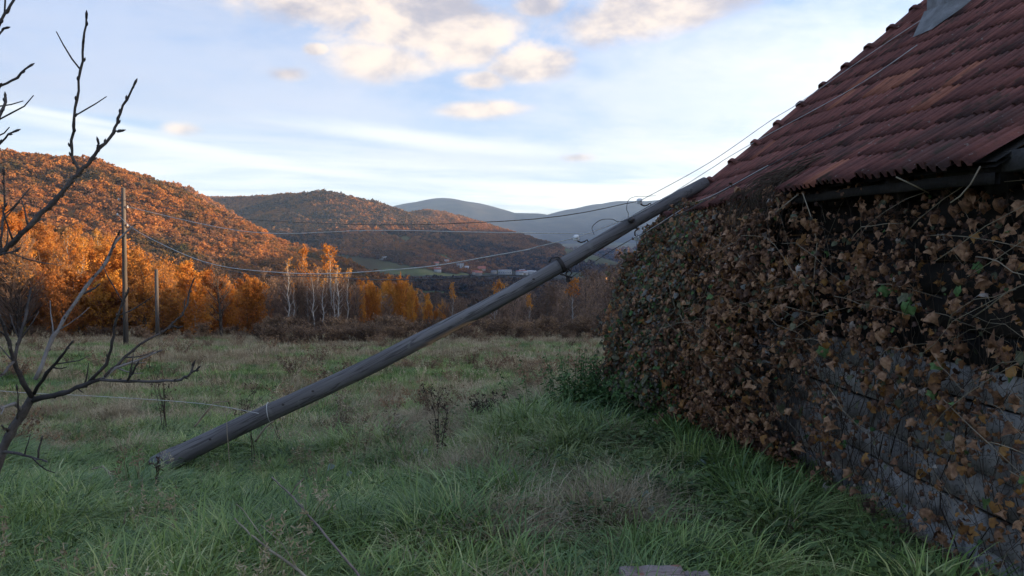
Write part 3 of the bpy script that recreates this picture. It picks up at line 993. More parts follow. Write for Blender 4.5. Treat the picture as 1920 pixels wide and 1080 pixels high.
def leaf_shape(rng, s, curl, lobes=True):
    """a lobed, curled leaf lying in xy with its stalk at the origin pointing to -y"""
    if lobes:
        ang = np.radians([-90, -52, -18, 4, 28, 50, 68, 90, 112, 130, 152, 176, 198, 232])
        rad = np.array([0.34, 0.82, 0.74, 0.96, 0.80, 0.74, 0.88, 1.10, 0.88, 0.74, 0.80, 0.96, 0.74, 0.82])
    else:
        ang = np.radians([-90, -40, 0, 35, 65, 90, 115, 145, 180, 220])
        rad = np.array([0.35, 0.62, 0.66, 0.74, 0.92, 1.25, 0.92, 0.74, 0.66, 0.62])
    rad = rad * rng.uniform(0.88, 1.1, len(ang))
    x, y = np.cos(ang) * rad, np.sin(ang) * rad + 0.25
    n = len(ang)
    ca, cb, cw = rng.uniform(0.3, 1.2), rng.uniform(-0.6, 1.4), rng.uniform(-1, 1)
    ed = rng.normal(0, 0.10 + 0.05 * curl, n)
    rings = []
    for f in (0.55, 1.0):
        xx, yy = x * f, 0.2 + (y - 0.2) * f
        zz = -curl * xx ** 2 * ca - curl * 0.5 * (yy - 0.2) ** 2 * cb + curl * 0.35 * cw * xx * yy + 0.10 * np.abs(xx) + ed * (f ** 2) * (0.4 if f < 1 else 1)
        # curled rims roll inwards
        k = 1 - 0.16 * curl * (f ** 3)
        rings.append(np.stack([xx * k, yy, zz], -1))
    V = np.concatenate([[[0, 0.2, 0.0]]] + rings) * s
    T_ = [[0, 1 + i, 1 + (i + 1) % n] for i in range(n)]
    for i in range(n):
        j = (i + 1) % n
        T_ += [[1 + i, 1 + n + i, 1 + n + j], [1 + i, 1 + n + j, 1 + j]]
    return V, np.array(T_)


def build_grass():
    rng = np.random.default_rng(8)
    protos = [grass_tuft(200 + i, 22, 0.19, 0.090, 0.0044, 1.15, M['grass'], lean=0.35) for i in range(5)]          # 0-4 lush
    protos += [grass_tuft(210 + i, 22, 0.24, 0.085, 0.0022, 1.0, M['grass_dry']) for i in range(4)]     # 5-8 matted dry
    protos += [grass_tuft(220 + i, 30, 0.15, 0.16, 0.0050, 0.7, M['grass']) for i in range(3)]           # 9-11 far green
    protos += [grass_tuft(230 + i, 24, 0.22, 0.16, 0.0040, 0.6, M['grass_dry']) for i in range(3)]       # 12-14 far dry
    protos += [seed_grass(240 + i, 9, 0.5, M['grass_dry']) for i in range(2)]                            # 15-16
    protos += [grass_tuft(270 + i, 40, 0.33, 0.11, 0.0044, 1.25, M['grass'], 0.3, 0.35) for i in range(3)]     # 17-19 long combed tufts

    def band(y0, y1, n, hw):
        y = np.sqrt(rng.uniform(y0 * y0, y1 * y1, n))
        x = rng.uniform(-1, 1, n) * (hw * y + 3.0)
        return x, y
    protos += [scrub_bush(280 + i, M['twig_dark'], M['leaf_brown']) for i in range(2)]     # 20-21 brown scrub
    X, Y, I, S = [], [], [], []
    for (y0, y1, n, far) in ((1.8, 5.5, 9000, 0), (5.5, 9.5, 12200, 0), (9.5, 16, 15000, 0), (16, 28, 17500, 1), (28, 52, 25500, 1)):
        x, y = band(y0, y1, n, 0.74)
        # not inside the house
        ok = x < np.where((y > 3.4) & (y < 9.6), 2.25, 99)
        x, y = x[ok], y[ok]
        dry = fbm(x / 2.2, y / 2.6, 301, 4) + 0.5 * fbm(x / 0.6, y / 0.6, 305, 2)
        bias = np.interp(y, [3, 6, 8, 10, 14, 20, 30, 44, 50], [-0.20, -0.16, -0.04, 0.03, 0.02, -0.02, 0.00, 0.06, 0.16])
        bias = bias - 0.05 * (y < 9) - 0.10 * smooth01(-1.5, -3.5, x) * (y < 12) - 0.05 * smooth01(0, 1.5, x) * (y < 10)
        isdry = dry + bias + rng.normal(0, 0.07, len(x)) > 0.07
        if far:
            idx = np.where(isdry, rng.integers(12, 15, len(x)), rng.integers(9, 12, len(x)))
            s = rng.uniform(0.7, 1.25, len(x)) * (1.0 + 0.25 * (y > 28))
        else:
            idx = np.where(isdry, rng.integers(5, 9, len(x)), rng.integers(0, 5, len(x)))
            s = rng.uniform(0.65, 1.15, len(x)) * (0.85 + 0.7 * np.clip(fbm(x / 0.9, y / 0.9, 311, 2) + 0.25, 0, .6))
            s = s * np.interp(y, [2.6, 4, 9, 16], [0.85, 0.95, 1.0, 0.95])
        tall = (rng.random(len(x)) < 0.016) & (dry > -0.05) & ~((x > -0.6) & (y < 10))
        scrub = (rng.random(len(x)) < 0.012) & (y > 8.5) & (fbm(x / 3, y / 3, 351, 2) > 0.02)
        idx = np.where(tall, rng.integers(15, 17, len(x)), idx)
        if y0 < 9:
            lg = (~isdry) & (fbm(x / 0.8, y / 0.8, 333, 2) > 0.10) & (rng.random(len(x)) < 0.5)
            idx = np.where(lg, rng.integers(17, 20, len(x)), idx)
        idx = np.where(scrub, rng.integers(20, 22, len(x)), idx)
        X.append(x), Y.append(y), I.append(idx), S.append(s)
    x, y, idx, s = (np.concatenate(v) for v in (X, Y, I, S))
    n = len(x)
    P = np.stack([x, y, heights(x, y)[0] - 0.005], -1)
    # rough humps: whole groups of tufts stand taller or lie low
    s = s * (1 + 0.9 * np.clip(fbm(x / 1.1, y / 1.1, 341, 3), -0.3, 0.5) * (y > 7)) * (1 + 0.10 * (y > 16))
    foot = np.exp(-(((x + 3.35) / 0.75) ** 2 + ((y - 7.85) / 0.62) ** 2))
    s = s * (1 - 0.72 * foot)
    # blades comb over together from place to place
    comb = fbm(x / 1.4, y / 1.4, 321, 3) * 5.0 + rng.normal(0, 0.7, n)
    rot = np.stack([rng.normal(0, .10, n), rng.normal(0, .10, n), comb + 0.6], -1)
    scatter('meadow_grass', P, rot, np.stack([s, s, s * rng.uniform(0.8, 1.15, n)], -1), idx, protos)
    # broad-leaved weeds and fallen leaves at the foot of the house
    n = 650
    t = rng.uniform(0, 1, n)
    y = 3.2 + 6.4 * rng.random(n)
    x = 2.5 - 0.077 * y - np.abs(rng.normal(0, 0.55, n)) - 0.1
    P = np.stack([x, y, heights(x, y)[0] + 0.01], -1)
    off = 2.5 - 0.077 * y - x
    lit = rng.random(n) < np.clip(0.75 - off * 0.7, 0.06, 0.8)
    s = rng.uniform(0.5, 1.1, n) * np.where(lit, 1.0, 0.8)
    idx = np.where(lit, rng.integers(3, 6, n), rng.integers(0, 3, n))
    # a few weeds and stray leaves out in the grass
    n2 = 420
    y2 = np.sqrt(rng.uniform(9, 130, n2))
    x2 = rng.uniform(-0.68, 0.30, n2) * y2
    P = np.concatenate([P, np.stack([x2, y2, heights(x2, y2)[0] + rng.uniform(0.0, 0.05, n2)], -1)])
    idx = np.concatenate([idx, np.where(rng.random(n2) < 0.25, rng.integers(3, 6, n2), rng.integers(0, 3, n2))])
    s = np.concatenate([s, rng.uniform(0.35, 0.75, n2)])
    n += n2
    scatter('ground_cover', P, np.stack([np.zeros(n), np.zeros(n), rng.uniform(0, 6.28, n)], -1), np.stack([s] * 3, -1), idx,
            [leafy_weed(250 + i, M['weed_leaf']) for i in range(3)] + [litter_leaf(260 + i, M['litter']) for i in range(3)])


build_grass()

# ------------------------------------------------------------------ the house
M['tile'] = mat('roof_tile_clay', [(0.15, (0.050, 0.025, 0.023)), (0.42, (0.142, 0.055, 0.046)), (0.68, (0.215, 0.080, 0.062)), (0.95, (0.31, 0.130, 0.095))], 5.0, 6, 0.85, 0.45, 50, rnd=0.26, spec=0.2, rnd_hue=0.08,
                patch=[(1.5, (0.040, 0.033, 0.030), 0.50, 0.68, 0.58), (7.0, (0.036, 0.036, 0.022), 0.56, 0.66, 0.6), (24.0, (0.24, 0.23, 0.20), 0.66, 0.70, 0.5)])
M['tile_fresh'] = mat('roof_tile_cleaner', [(0.2, (0.20, 0.070, 0.045)), (0.8, (0.36, 0.14, 0.085))], 5.0, 5, 0.85, 0.4, 50, rnd=0.3, spec=0.2, patch=[(5.0, (0.05, 0.035, 0.03), 0.56, 0.70, 0.7)])
M['mortar'] = mat('grey_mortar', [(0.2, (0.13, 0.125, 0.12)), (0.7, (0.26, 0.25, 0.245))], 7.0, 6, 0.95, 0.6, 40, spec=0.1)
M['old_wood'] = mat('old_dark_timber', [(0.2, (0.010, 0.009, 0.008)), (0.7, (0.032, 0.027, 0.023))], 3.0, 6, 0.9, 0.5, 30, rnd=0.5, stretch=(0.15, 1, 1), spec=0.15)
M['grey_wood'] = mat('weathered_timber', [(0.2, (0.045, 0.041, 0.039)), (0.7, (0.115, 0.108, 0.104))], 3.0, 6, 0.9, 0.5, 30, rnd=0.4, stretch=(0.12, 1, 1), spec=0.15)
M['white_board'] = mat('whitewashed_board', [(0.15, (0.10, 0.088, 0.078)), (0.45, (0.25, 0.232, 0.215)), (0.75, (0.39, 0.37, 0.35))], 3.5, 7, 0.9, 0.5, 30, rnd=0.3, stretch=(0.25, 1, 1), spec=0.1, crack=(14.0, (0.12, 1, 1), (0.03, 0.028, 0.026)), patch=[(3.0, (0.06, 0.052, 0.045), 0.50, 0.66, 0.75)])
M['render'] = mat('old_render', [(0.2, (0.20, 0.19, 0.18)), (0.7, (0.36, 0.35, 0.34))], 2.0, 6, 0.95, 0.5, 25, spec=0.1)

NEAR, FAR = 3.68, 9.10
RIDGE_RUN = 3.7


def eave_x(d):
    return 2.49 - 0.077 * d


def eave_z(d):
    return EYE + np.interp(d, [3.4, 3.73, 4.07, 4.5, 5.0, 5.7, 6.2, 7.0, 7.8, 8.7, 9.2], [0.405, 0.413, 0.428, 0.432, 0.446, 0.446, 0.452, 0.437, 0.418, 0.385, 0.37])


def roof(d, r):
    """point of the sagging roof: d along the eave, r metres in from the eave"""
    f = (d - NEAR) / (FAR - NEAR)
    t = 0.705 + 0.135 * f
    flare = 0.055 * (1 - min(r / 0.9, 1)) ** 2
    sag = -0.05 * math.sin(math.pi * min(max(r / RIDGE_RUN, 0), 1)) * math.sin(math.pi * min(max(f, 0), 1))
    return Vector((eave_x(d) + r, d + 0.04 * r, eave_z(d) + t * r + flare - 0.055 + sag))


def roof_frame(d, r):
    p = roof(d, r)
    ex = (roof(d - 0.05, r) - roof(d + 0.05, r)).normalized()
    ey = (roof(d, r + 0.05) - roof(d, r - 0.05)).normalized()
    ez = ex.cross(ey).normalized()
    ey = ez.cross(ex)
    m = Matrix((ex, ey, ez)).transposed().to_4x4()
    m.translation = p
    return m


def tile_mesh(seed, w=0.157, L=0.415):
    """an interlocking clay tile: one big roll, a flat pan with a low middle rib, thick lower lip"""
    rng = np.random.default_rng(seed)
    prof = [(0, .000), (.010, .024), (.028, .036), (.046, .024), (.056, -.002), (.092, -.002), (.104, .020), (.120, .031), (.136, .020), (.148, -.002), (.190, -.002), (.201, .004)]
    n = len(prof)
    X = np.array([p[0] for p in prof]) * (w / 0.196) - w / 2
    Z = np.array([p[1] for p in prof])
    V = []
    for (y, dz) in ((0.0, 0.008), (L * 0.5, 0.004), (L, 0.0)):
        V.append(np.stack([X + rng.normal(0, .0006, n), np.full(n, y) + rng.normal(0, .002, n), Z + dz], -1))
    V.append(np.stack([X, np.full(n, 0.004), Z + 0.008 - 0.010], -1))
    Q = []
    for k in range(2):
        Q += [(k * n + i, k * n + i + 1, (k + 1) * n + i + 1, (k + 1) * n + i) for i in range(n - 1)]
    Q += [(3 * n + i, 3 * n + i + 1, i + 1, i) for i in range(n - 1)]
    b = MB()
    b.add(np.concatenate(V), Q)
    return b


def half_cap(L=0.44, r0=0.088, r1=0.066, lip=0.034):
    """half-round cap tile with a raised lower lip"""
    b = MB()
    th = np.linspace(0, math.pi, 9)
    rings = [(0.0, r0 + lip - 0.012), (0.0, r0 + lip), (0.045, r0 + lip * 0.9), (0.06, r0 * 0.98), (L, r1)]
    V = np.concatenate([np.stack([np.cos(th) * r, np.full(9, y), np.sin(th) * r - 0.02], -1) for (y, r) in rings])
    Q = [(k * 9 + i, k * 9 + i + 1, k * 9 + 10 + i, k * 9 + 9 + i) for k in range(4) for i in range(8)]
    b.add(V, Q)
    return b


def build_house():
    rng = np.random.default_rng(21)
    H = empty('old_house', (4.5, 6.4, 0.0), 'old house with sagging red clay tile roof and whitewashed board wall under dry vines', 'house')
    inv = Matrix.Translation((-4.5, -6.4, 0))

    def put(name, me, mw):
        return link(name, me, H, inv @ mw)

    def part(name, b, m, smooth=False):
        return link(name, b.mesh(name, m, smooth), H, inv)
    # tiles
    metiles = [tile_mesh(i).mesh('roof_tile', M['tile'], False) for i in range(4)]
    mefresh = tile_mesh(9).mesh('roof_tile', M['tile_fresh'], False)
    W = 0.16
    ncol = int((FAR - NEAR) / W)
    spots = []
    step = 0.262                    # horizontal advance of one course
    for c in range(14):
        for k in range(ncol):
            d = FAR - 0.06 - W * (k + 0.5)
            r = -0.02 + c * step
            if c == 0 and 5.95 < d < 6.5:
                continue                        # tiles gone from the eave, now full of vine
            spots.append((d, r, c, k))
    vis = []
    for s in spots:
        p = roof(s[0], s[1])
        q = proj(p)
        vis.append((not (-40 < q[0] < 1990 and -60 < q[1] < 1100), p.length))
    order = sorted(range(len(spots)), key=lambda i: vis[i])
    rest = MB()
    for n_, i in enumerate(order):
        d, r, c, k = spots[i]
        m = roof_frame(d, r) @ Euler((rng.normal(0, .007), rng.normal(0, .012), rng.normal(0, .009))).to_matrix().to_4x4() @ Matrix.Translation((rng.normal(0, .002), rng.normal(0, .016), rng.uniform(0, .004)))
        fresh = (abs(d - 4.12) < 0.11 and c in (4, 5)) or (abs(d - 5.5) < .11 and c == 3) or (abs(d - 6.9) < .3 and c == 5) or rng.random() < 0.012
        if n_ < 300:
            put('roof_tile', mefresh if fresh else metiles[rng.integers(4)], m)
        else:
            b = tile_mesh(int(rng.integers(4)))
            rest.add([tuple(m @ Vector(v)) for v in b.V[0]], b.Q[0])
    if rest.n:
        o = part('roof_tiles_upper', rest, M['tile'])
        o['kind'] = 'stuff'
    # verge caps: each lower lip stands out against the sky
    cap = half_cap().mesh('verge_tile', M['tile'], True)
    ncap = int(RIDGE_RUN / step)
    for c in range(ncap):
        m = roof_frame(FAR + 0.0, -0.02 + c * step)
        m = m @ Euler((R(3) + rng.normal(0, .015), rng.normal(0, .03), rng.normal(0, .02))).to_matrix().to_4x4()
        put('verge_tile', cap, m)
    b = MB()                                    # lump of mortar closing the verge foot
    m = roof_frame(FAR + 0.01, 0.10)
    pts = [m @ Vector((0, y, 0.03)) for y in (-0.05, 0.12, 0.26, 0.36)]
    b.tube(pts, [0.05, 0.095, 0.095, 0.06], 8, rough=0.06, rng=rng)
    part('verge_mortar', b, M['mortar'], True)
    # deck below the tiles, other slope, ridge
    b = MB()
    ds = np.linspace(NEAR + 0.03, FAR - 0.02, 14)
    rs = np.linspace(0.06, RIDGE_RUN, 10)
    for dz in (-0.030, -0.055):
        V = [tuple(roof(d, r) + Vector((0, 0, dz))) for d in ds for r in rs]
        b.add(V, [(i * 10 + j, i * 10 + j + 1, i * 10 + j + 11, i * 10 + j + 10) for i in range(13) for j in range(9)])
    part('roof_deck', b, M['old_wood'])
    b = MB()
    V = []
    for d in ds:
        p = roof(d, RIDGE_RUN)
        for r in (0, 1.3, 2.6, 3.9):
            V.append((p.x + r, d, p.z - 0.72 * r))
    b.add(V, [(i * 4 + j, i * 4 + j + 1, i * 4 + j + 5, i * 4 + j + 4) for i in range(13) for j in range(3)])
    part('rear_roof_slope', b, M['tile'])
    for k in range(14):
        d = FAR - 0.2 - k * 0.38
        if d < NEAR:
            break
        p = roof(d, RIDGE_RUN)
        m = Matrix((Vector((1, 0, 0)), Vector((0, 1, 0)), Vector((0, 0, 1)))).transposed().to_4x4()
        m.translation = p + Vector((0, -0.2, 0))
        put('ridge_tile', cap, m)
    # timbers under the eave
    for k, d in enumerate(np.arange(FAR - 0.35, NEAR, -0.82)):
        b = MB()
        P0, P1 = roof(d, 0.05), roof(d, 2.2)
        fr = roof_frame(d, 0.05)
        b.box((-0.05, 0, -0.20), (0.05, 2.4, -0.065), fr)
        part('rafter', b, M['old_wood'])
    b = MB()
    for i in range(12):
        d0, d1 = NEAR + 0.05 + (FAR - NEAR - 0.1) * i / 12, NEAR + 0.05 + (FAR - NEAR - 0.1) * (i + 1) / 12
        V = []
        for d in (d0, d1):
            x, z = eave_x(d) + 0.07, float(eave_z(d))
            V += [(x, d, z - 0.10), (x, d, z - 0.045), (x + 0.025, d, z - 0.045), (x + 0.025, d, z - 0.10)]
        b.add(V, [(0, 1, 5, 4), (1, 2, 6, 5), (2, 3, 7, 6), (3, 0, 4, 7)])
    part('fascia_board', b, M['old_wood'])
    b = MB()
    b.box((2.34, NEAR - 0.20, EYE + 0.375), (2.50, NEAR + 1.6, EYE + 0.470))
    part('wall_plate', b, M['grey_wood'])
    # boards of the long wall, each its own piece
    XW = lambda d: eave_x(d) + 0.30
    WN = 3.62
    h0, hb = -0.45, 0.185
    nrow = 14
    for rI in range(nrow):
        z0 = h0 + rI * hb
        cuts = [WN] + sorted(rng.uniform(WN + 0.9, FAR - 0.9, 2)) + [FAR - 0.10]
        for a, c in zip(cuts[:-1], cuts[1:]):
            b = MB()
            tilt = rng.uniform(0.003, 0.010)
            sag = rng.normal(0, 0.008, 2)
            V = []
            for d, sg in ((a + 0.006, sag[0]), (c - 0.006, sag[1])):
                x = XW(d)
                V += [(x - tilt - 0.008, d, z0 + sg + 0.008), (x - 0.002, d, z0 + hb + sg - 0.006), (x + 0.03, d, z0 + hb + sg - 0.006), (x + 0.03, d, z0 + sg + 0.004)]
            b.add(V, [(0, 1, 5, 4), (1, 2, 6, 5), (2, 3, 7, 6), (3, 0, 4, 7), (0, 3, 2, 1), (4, 5, 6, 7)])
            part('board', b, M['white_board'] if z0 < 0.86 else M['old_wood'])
    b = MB()                                    # unseen sheet added behind the boards to stop sun leaking through
    b.add([(XW(WN) + 0.045, WN, -0.6), (XW(FAR - .1) + 0.045, FAR - 0.1, -0.6), (XW(FAR - .1) + 0.045, FAR - 0.1, 2.12), (XW(WN) + 0.045, WN, 2.12)], [(0, 1, 2, 3)])
    part('sun_block_sheet', b, M['old_wood'])
    # core of the house and its gables
    b = MB()
    zt = 1.92
    x0, x1 = XW(NEAR) + 0.05, 9.6
    for (d, nm) in ((WN, 'n'), (FAR - 0.12, 'f')):
        pr = roof(min(max(d, NEAR), FAR), RIDGE_RUN)
        V = [(XW(d) + 0.035, d, -0.6), (x1, d, -0.6), (x1, d, zt), (pr.x, d, pr.z - 0.1), (XW(d) + 0.035, d, zt)]
        V += [(x, y + 0.12 * (1 if nm == 'n' else -1), z) for (x, y, z) in V]
        b.add(V, [(0, 1, 2, 4), (5, 9, 7, 6), (0, 5, 6, 1), (0, 4, 9, 5)], [(2, 3, 4), (7, 9, 8)])
    part('gable_wall', b, M['render'])
    b = MB()
    b.add([(x1, WN, -0.6), (x1, FAR, -0.6), (x1, FAR, zt), (x1, WN, zt)], [(0, 1, 2, 3)])
    part('rear_wall', b, M['render'])
    # chimney with a mortar skirt
    b = MB()
    cx0, cx1, cy0, cy1 = 4.30, 4.90, 7.85, 8.30
    b.box((cx0, cy0, 1.9), (cx1, cy1, 5.2))
    b.box((cx0 - 0.06, cy0 - 0.06, 5.2), (cx1 + 0.06, cy1 + 0.06, 5.32))
    ch = part('chimney', b, M['mortar'])
    b = MB()
    V = []
    for (x, y, up) in ((cx0 - 0.015, cy1 + 0.02, 0.16), (cx0 - 0.015, cy0 - 0.02, 0.16), (cx1, cy0 - 0.02, 0.12), (cx0 - 0.24, cy1 - 0.20, 0.045), (cx0 - 0.20, cy0 - 0.04, 0.045), (cx0 + 0.02, cy0 - 0.16, 0.045), (cx1 + 0.1, cy0 - 0.16, 0.045)):
        p = roof(y, x - eave_x(y))
        V.append((x, y, p.z + up))
    b.add(V, [(0, 3, 4, 1), (1, 5, 6, 2)], [(1, 4, 5)])
    sk = b.build('mortar_skirt', M['mortar'], ch)


build_house()
# ------------------------------------------------------------------ vines on the house
VL = {
    'brown': [(0.05, (0.085, 0.046, 0.032)), (0.5, (0.26, 0.130, 0.068)), (0.95, (0.48, 0.275, 0.155))],
    'ochre': [(0.1, (0.18, 0.080, 0.030)), (0.5, (0.29, 0.135, 0.042)), (0.9, (0.38, 0.20, 0.06))],
    'olive': [(0.1, (0.065, 0.070, 0.040)), (0.5, (0.130, 0.130, 0.072)), (0.9, (0.22, 0.20, 0.12))],
    'pale': [(0.1, (0.26, 0.20, 0.16)), (0.5, (0.40, 0.33, 0.27)), (0.9, (0.56, 0.50, 0.44))],
    'green': [(0.1, (0.050, 0.105, 0.034)), (0.5, (0.10, 0.185, 0.056)), (0.9, (0.18, 0.26, 0.095))],
    'grey': [(0.1, (0.075, 0.074, 0.062)), (0.5, (0.14, 0.132, 0.11)), (0.9, (0.22, 0.205, 0.18))],
}
for k_, v_ in VL.items():
    M['vine_' + k_] = mat('vine_leaf_' + k_, v_, 45.0, 4, 0.7, 0.4, 120, rnd=0.5, translucent=0.22, local=False, spec=0.25, island=0.9)
M['stem'] = mat('vine_stem', [(0.2, (0.030, 0.022, 0.018)), (0.8, (0.085, 0.062, 0.046))], 6.0, 4, 0.9, rnd=0.5, spec=0.1)
M['stalk'] = mat('dry_stalk', [(0.2, (0.16, 0.125, 0.085)), (0.8, (0.33, 0.27, 0.19))], 6.0, 4, 0.8, rnd=0.5, spec=0.15)
LK = ['brown', 'ochre', 'olive', 'pale', 'green', 'grey']


def bulge(d, s):
    """how far the growth stands out from the long wall at depth d and relative height s"""
    t = np.interp(d, [3.3, 4.2, 5.0, 6.0, 7.0, 8.0, 8.7, 9.3, 9.9], [0.10, 0.18, 0.28, 0.45, 0.68, 0.92, 1.08, 0.95, 0.4])
    near = np.interp(s, [0, 0.15, 0.45, 0.8, 1.0, 1.1], [0.5, 0.75, 1.0, 0.9, 0.6, 0.35])
    far = np.interp(s, [0, 0.12, 0.42, 0.72, 0.92, 1.05], [0.72, 0.86, 1.0, 0.78, 0.48, 0.22])
    w = smooth01(6.0, 8.0, d)
    lump = 1 + 0.62 * fbm(np.asarray(d) * 1.6, np.asarray(s) * 3.0, 401, 3) + 0.30 * fbm(np.asarray(d) * 5.0, np.asarray(s) * 9.0, 402, 2)
    return t * (near * (1 - w) + far * w) * lump


def build_vines():
    rng = np.random.default_rng(33)
    wall_x = lambda d: 2.79 - 0.077 * d
    V_ = empty('climbing_vine', (2.2, 7.0, 0.0), 'dry brown grapevine hanging in a thick curtain over the house wall', 'vine')
    inv = Matrix.Translation((-2.2, -7.0, 0.0))
    B_ = empty('climber_bush', (1.5, 8.7, -0.1), 'dusky olive climber bulging out round the far corner of the house', 'bush')
    binv = Matrix.Translation((-1.5, -8.7, 0.1))
    # leaf meshes shared by the single leaves
    shapes = {}
    for k in LK:
        shapes[k] = []
        for i in range(4):
            r2 = np.random.default_rng(500 + i * 7 + LK.index(k))
            V, T_ = leaf_shape(r2, 1.0, {'brown': 1.5, 'pale': 1.2, 'ochre': 0.9}.get(k, 0.6), k not in ('olive', 'grey'))
            shapes[k].append((V, T_))
    meshes = {k: [mesh_np('leaf', V, [T_], M['vine_' + k], True) for (V, T_) in shapes[k]] for k in LK}
    n = 84000
    d = np.concatenate([3.25 + 6.3 * rng.random(n // 2) ** 0.9, rng.uniform(6.3, 9.75, n - n // 2)])
    s = rng.uniform(0.0, 1.07, n)
    b = bulge(d, s)
    u = 1 - np.abs(rng.normal(0, 0.22, n))
    u = np.where(rng.random(n) < 0.12, rng.uniform(0, 1, n), u)
    u = np.clip(u, 0.05, 1.15)
    x = wall_x(d) - 0.03 - b * u
    # where the wall shows through low down near the camera, and the dark gap under the eave
    dens = np.ones(n)
    low = (1 - smooth01(0.30, 0.62, s + 0.10 * np.sin(d * 5))) * (1 - smooth01(5.3, 6.6, d))
    dens *= 1 - 0.80 * low
    top = smooth01(0.80, 0.93, s) * (1 - smooth01(6.2, 7.4, d))
    dens *= 1 - 0.46 * top
    dens *= 1 - 0.25 * (1 - smooth01(5.0, 7.0, d))
    dens *= np.clip(0.62 + 2.6 * fbm(d * 2.3, s * 4.2, 411, 3) + 1.2 * fbm(d * 7, s * 12, 412, 2), 0.06, 1)
    dens *= np.where((s < 0.10) & (d > 7), 0.35, 1)
    ok = rng.random(n) < dens
    d, s, x = d[ok], s[ok], x[ok]
    n = len(d)
    y = d + rng.normal(0, 0.02, n)
    gz = heights(x, y)[0]
    z = gz + s * (2.02 - gz)
    # which plant: the bush takes the far bulge
    mixv = smooth01(6.9, 7.9, d + 0.9 * fbm(d * 1.5, s * 3, 421, 2) - 0.5 * (x - 1.6))
    isb = rng.random(n) < mixv
    near = 1 - smooth01(4.5, 8.0, d)
    clump = fbm(d * 3.0, s * 5.0, 431, 2)
    size = np.where(isb, np.clip(rng.lognormal(-3.65, 0.36, n), 0.010, 0.06), np.clip(rng.lognormal(-3.72, 0.44, n), 0.010, 0.062) * (1 - 0.18 * near))
    kind = np.empty(n, object)
    for i in range(n):
        r = rng.random()
        if isb[i]:
            kind[i] = 'olive' if r < 0.32 else 'grey' if r < 0.50 else 'brown' if r < 0.90 else 'ochre' if r < 0.935 else 'green'
            if s[i] < 0.25 and r > 0.6:
                kind[i] = 'green'
        else:
            kind[i] = 'brown' if r < 0.87 - 0.22 * (clump[i] > 0.12) else 'ochre' if r < 0.90 else 'olive' if r < 0.97 else 'pale' if r < 0.982 else 'green'
    rots = []
    for i in range(n):
        # leaf faces look outwards and a little up, hanging by the stalk
        nrm = Vector((-0.8 + rng.normal(0, .6), -0.35 + rng.normal(0, .75), 0.35 + rng.normal(0, .7))).normalized()
        tip = Vector((rng.normal(0, .35), rng.normal(0, .6), -1.0))
        tip = (tip - nrm * tip.dot(nrm)).normalized()
        rots.append(Matrix((tip.cross(nrm), tip, nrm)).transposed())
    P = np.stack([x, y, z], -1)
    # the leaves that show largest are single pieces, the rest one mass per plant
    score = np.zeros(n)
    for i in range(n):
        q = proj(P[i])
        if -20 < q[0] < 1940 and 0 < q[1] < 1100:
            score[i] = size[i] / P[i][1] * (1.25 if kind[i] in ('ochre', 'pale', 'green') else 1) * (0.6 + (wall_x(d[i]) - x[i]) / max(0.1, bulge(d[i], s[i])))
    for plant, sel, iv, lim in ((V_, ~isb, inv, 298), (B_, isb, binv, 240)):
        ids = np.where(sel)[0]
        ids = ids[np.argsort(-score[ids])]
        for i in ids[:lim]:
            me = meshes[kind[i]][rng.integers(4)]
            m = rots[i].to_4x4() @ Matrix.Scale(size[i] * 1.08, 4)
            m.translation = Vector(P[i])
            link('leaf', me, plant, iv @ m)
        mass = MB()
        mats = [M['vine_' + k] for k in LK]
        for i in ids[lim:]:
            V, T_ = shapes[kind[i]][rng.integers(4)]
            V = V @ np.array(rots[i]).T * size[i] + P[i]
            mass.add(V, None, T_, LK.index(kind[i]))
        o = link('foliage', mass.mesh('foliage', mats, True), plant, iv)
        o['kind'] = 'stuff'
    # loose sprigs standing out of the outline
    sprigs = {0: MB(), 1: MB()}
    mats = [M['vine_' + k] for k in LK] + [M['stem']]
    for i in range(150):
        dd = rng.uniform(5.2, 9.5) if i > 40 else rng.uniform(7.9, 9.5)
        s_ = rng.uniform(0.08, 1.05)
        w0 = float(bulge(dd, s_))
        p = Vector((wall_x(dd) - w0 * 0.8, dd, s_ * 2.02))
        dirn = Vector((-rng.uniform(0.3, 1), rng.normal(0, .5), rng.uniform(-.5, .7))).normalized()
        L = rng.uniform(0.15, 0.5)
        pts = [p + dirn * (L * t) - Vector((0, 0, 0.32 * L * t * t)) for t in np.linspace(0, 1, 6)]
        which = 1 if dd > 7.3 else 0
        sprigs[which].tube(pts, [0.003, 0.0028, 0.0024, 0.002, 0.0016, 0.001], 4, len(LK), cap=False)
        for k in range(rng.integers(5, 15)):
            t = rng.uniform(0.2, 1.0) * 5
            q = pts[int(t)].lerp(pts[min(int(t) + 1, 5)], t % 1) + Vector(rng.normal(0, .02, 3))
            kd = ['olive', 'brown', 'grey', 'brown', 'ochre'][int(rng.choice(5, p=[.34, .34, .2, .08, .04] if which else [.1, .68, .06, .1, .06]))]
            V, T_ = shapes[kd][rng.integers(4)]
            nrm = Vector(rng.normal(0, 1, 3)) + Vector((-.6, -.4, .4))
            nrm.normalize()
            tip = Vector((rng.normal(0, .5), rng.normal(0, .5), -1.0))
            tip = (tip - nrm * tip.dot(nrm)).normalized()
            sprigs[which].add(V @ np.array(Matrix((tip.cross(nrm), tip, nrm)).transposed()).T * rng.uniform(0.02, 0.042) + np.array(q), None, T_, LK.index(kd))
    for which, (pl, iv) in enumerate(((V_, inv), (B_, binv))):
        link('sprigs', sprigs[which].mesh('sprigs', mats, True), pl, iv)['kind'] = 'stuff'
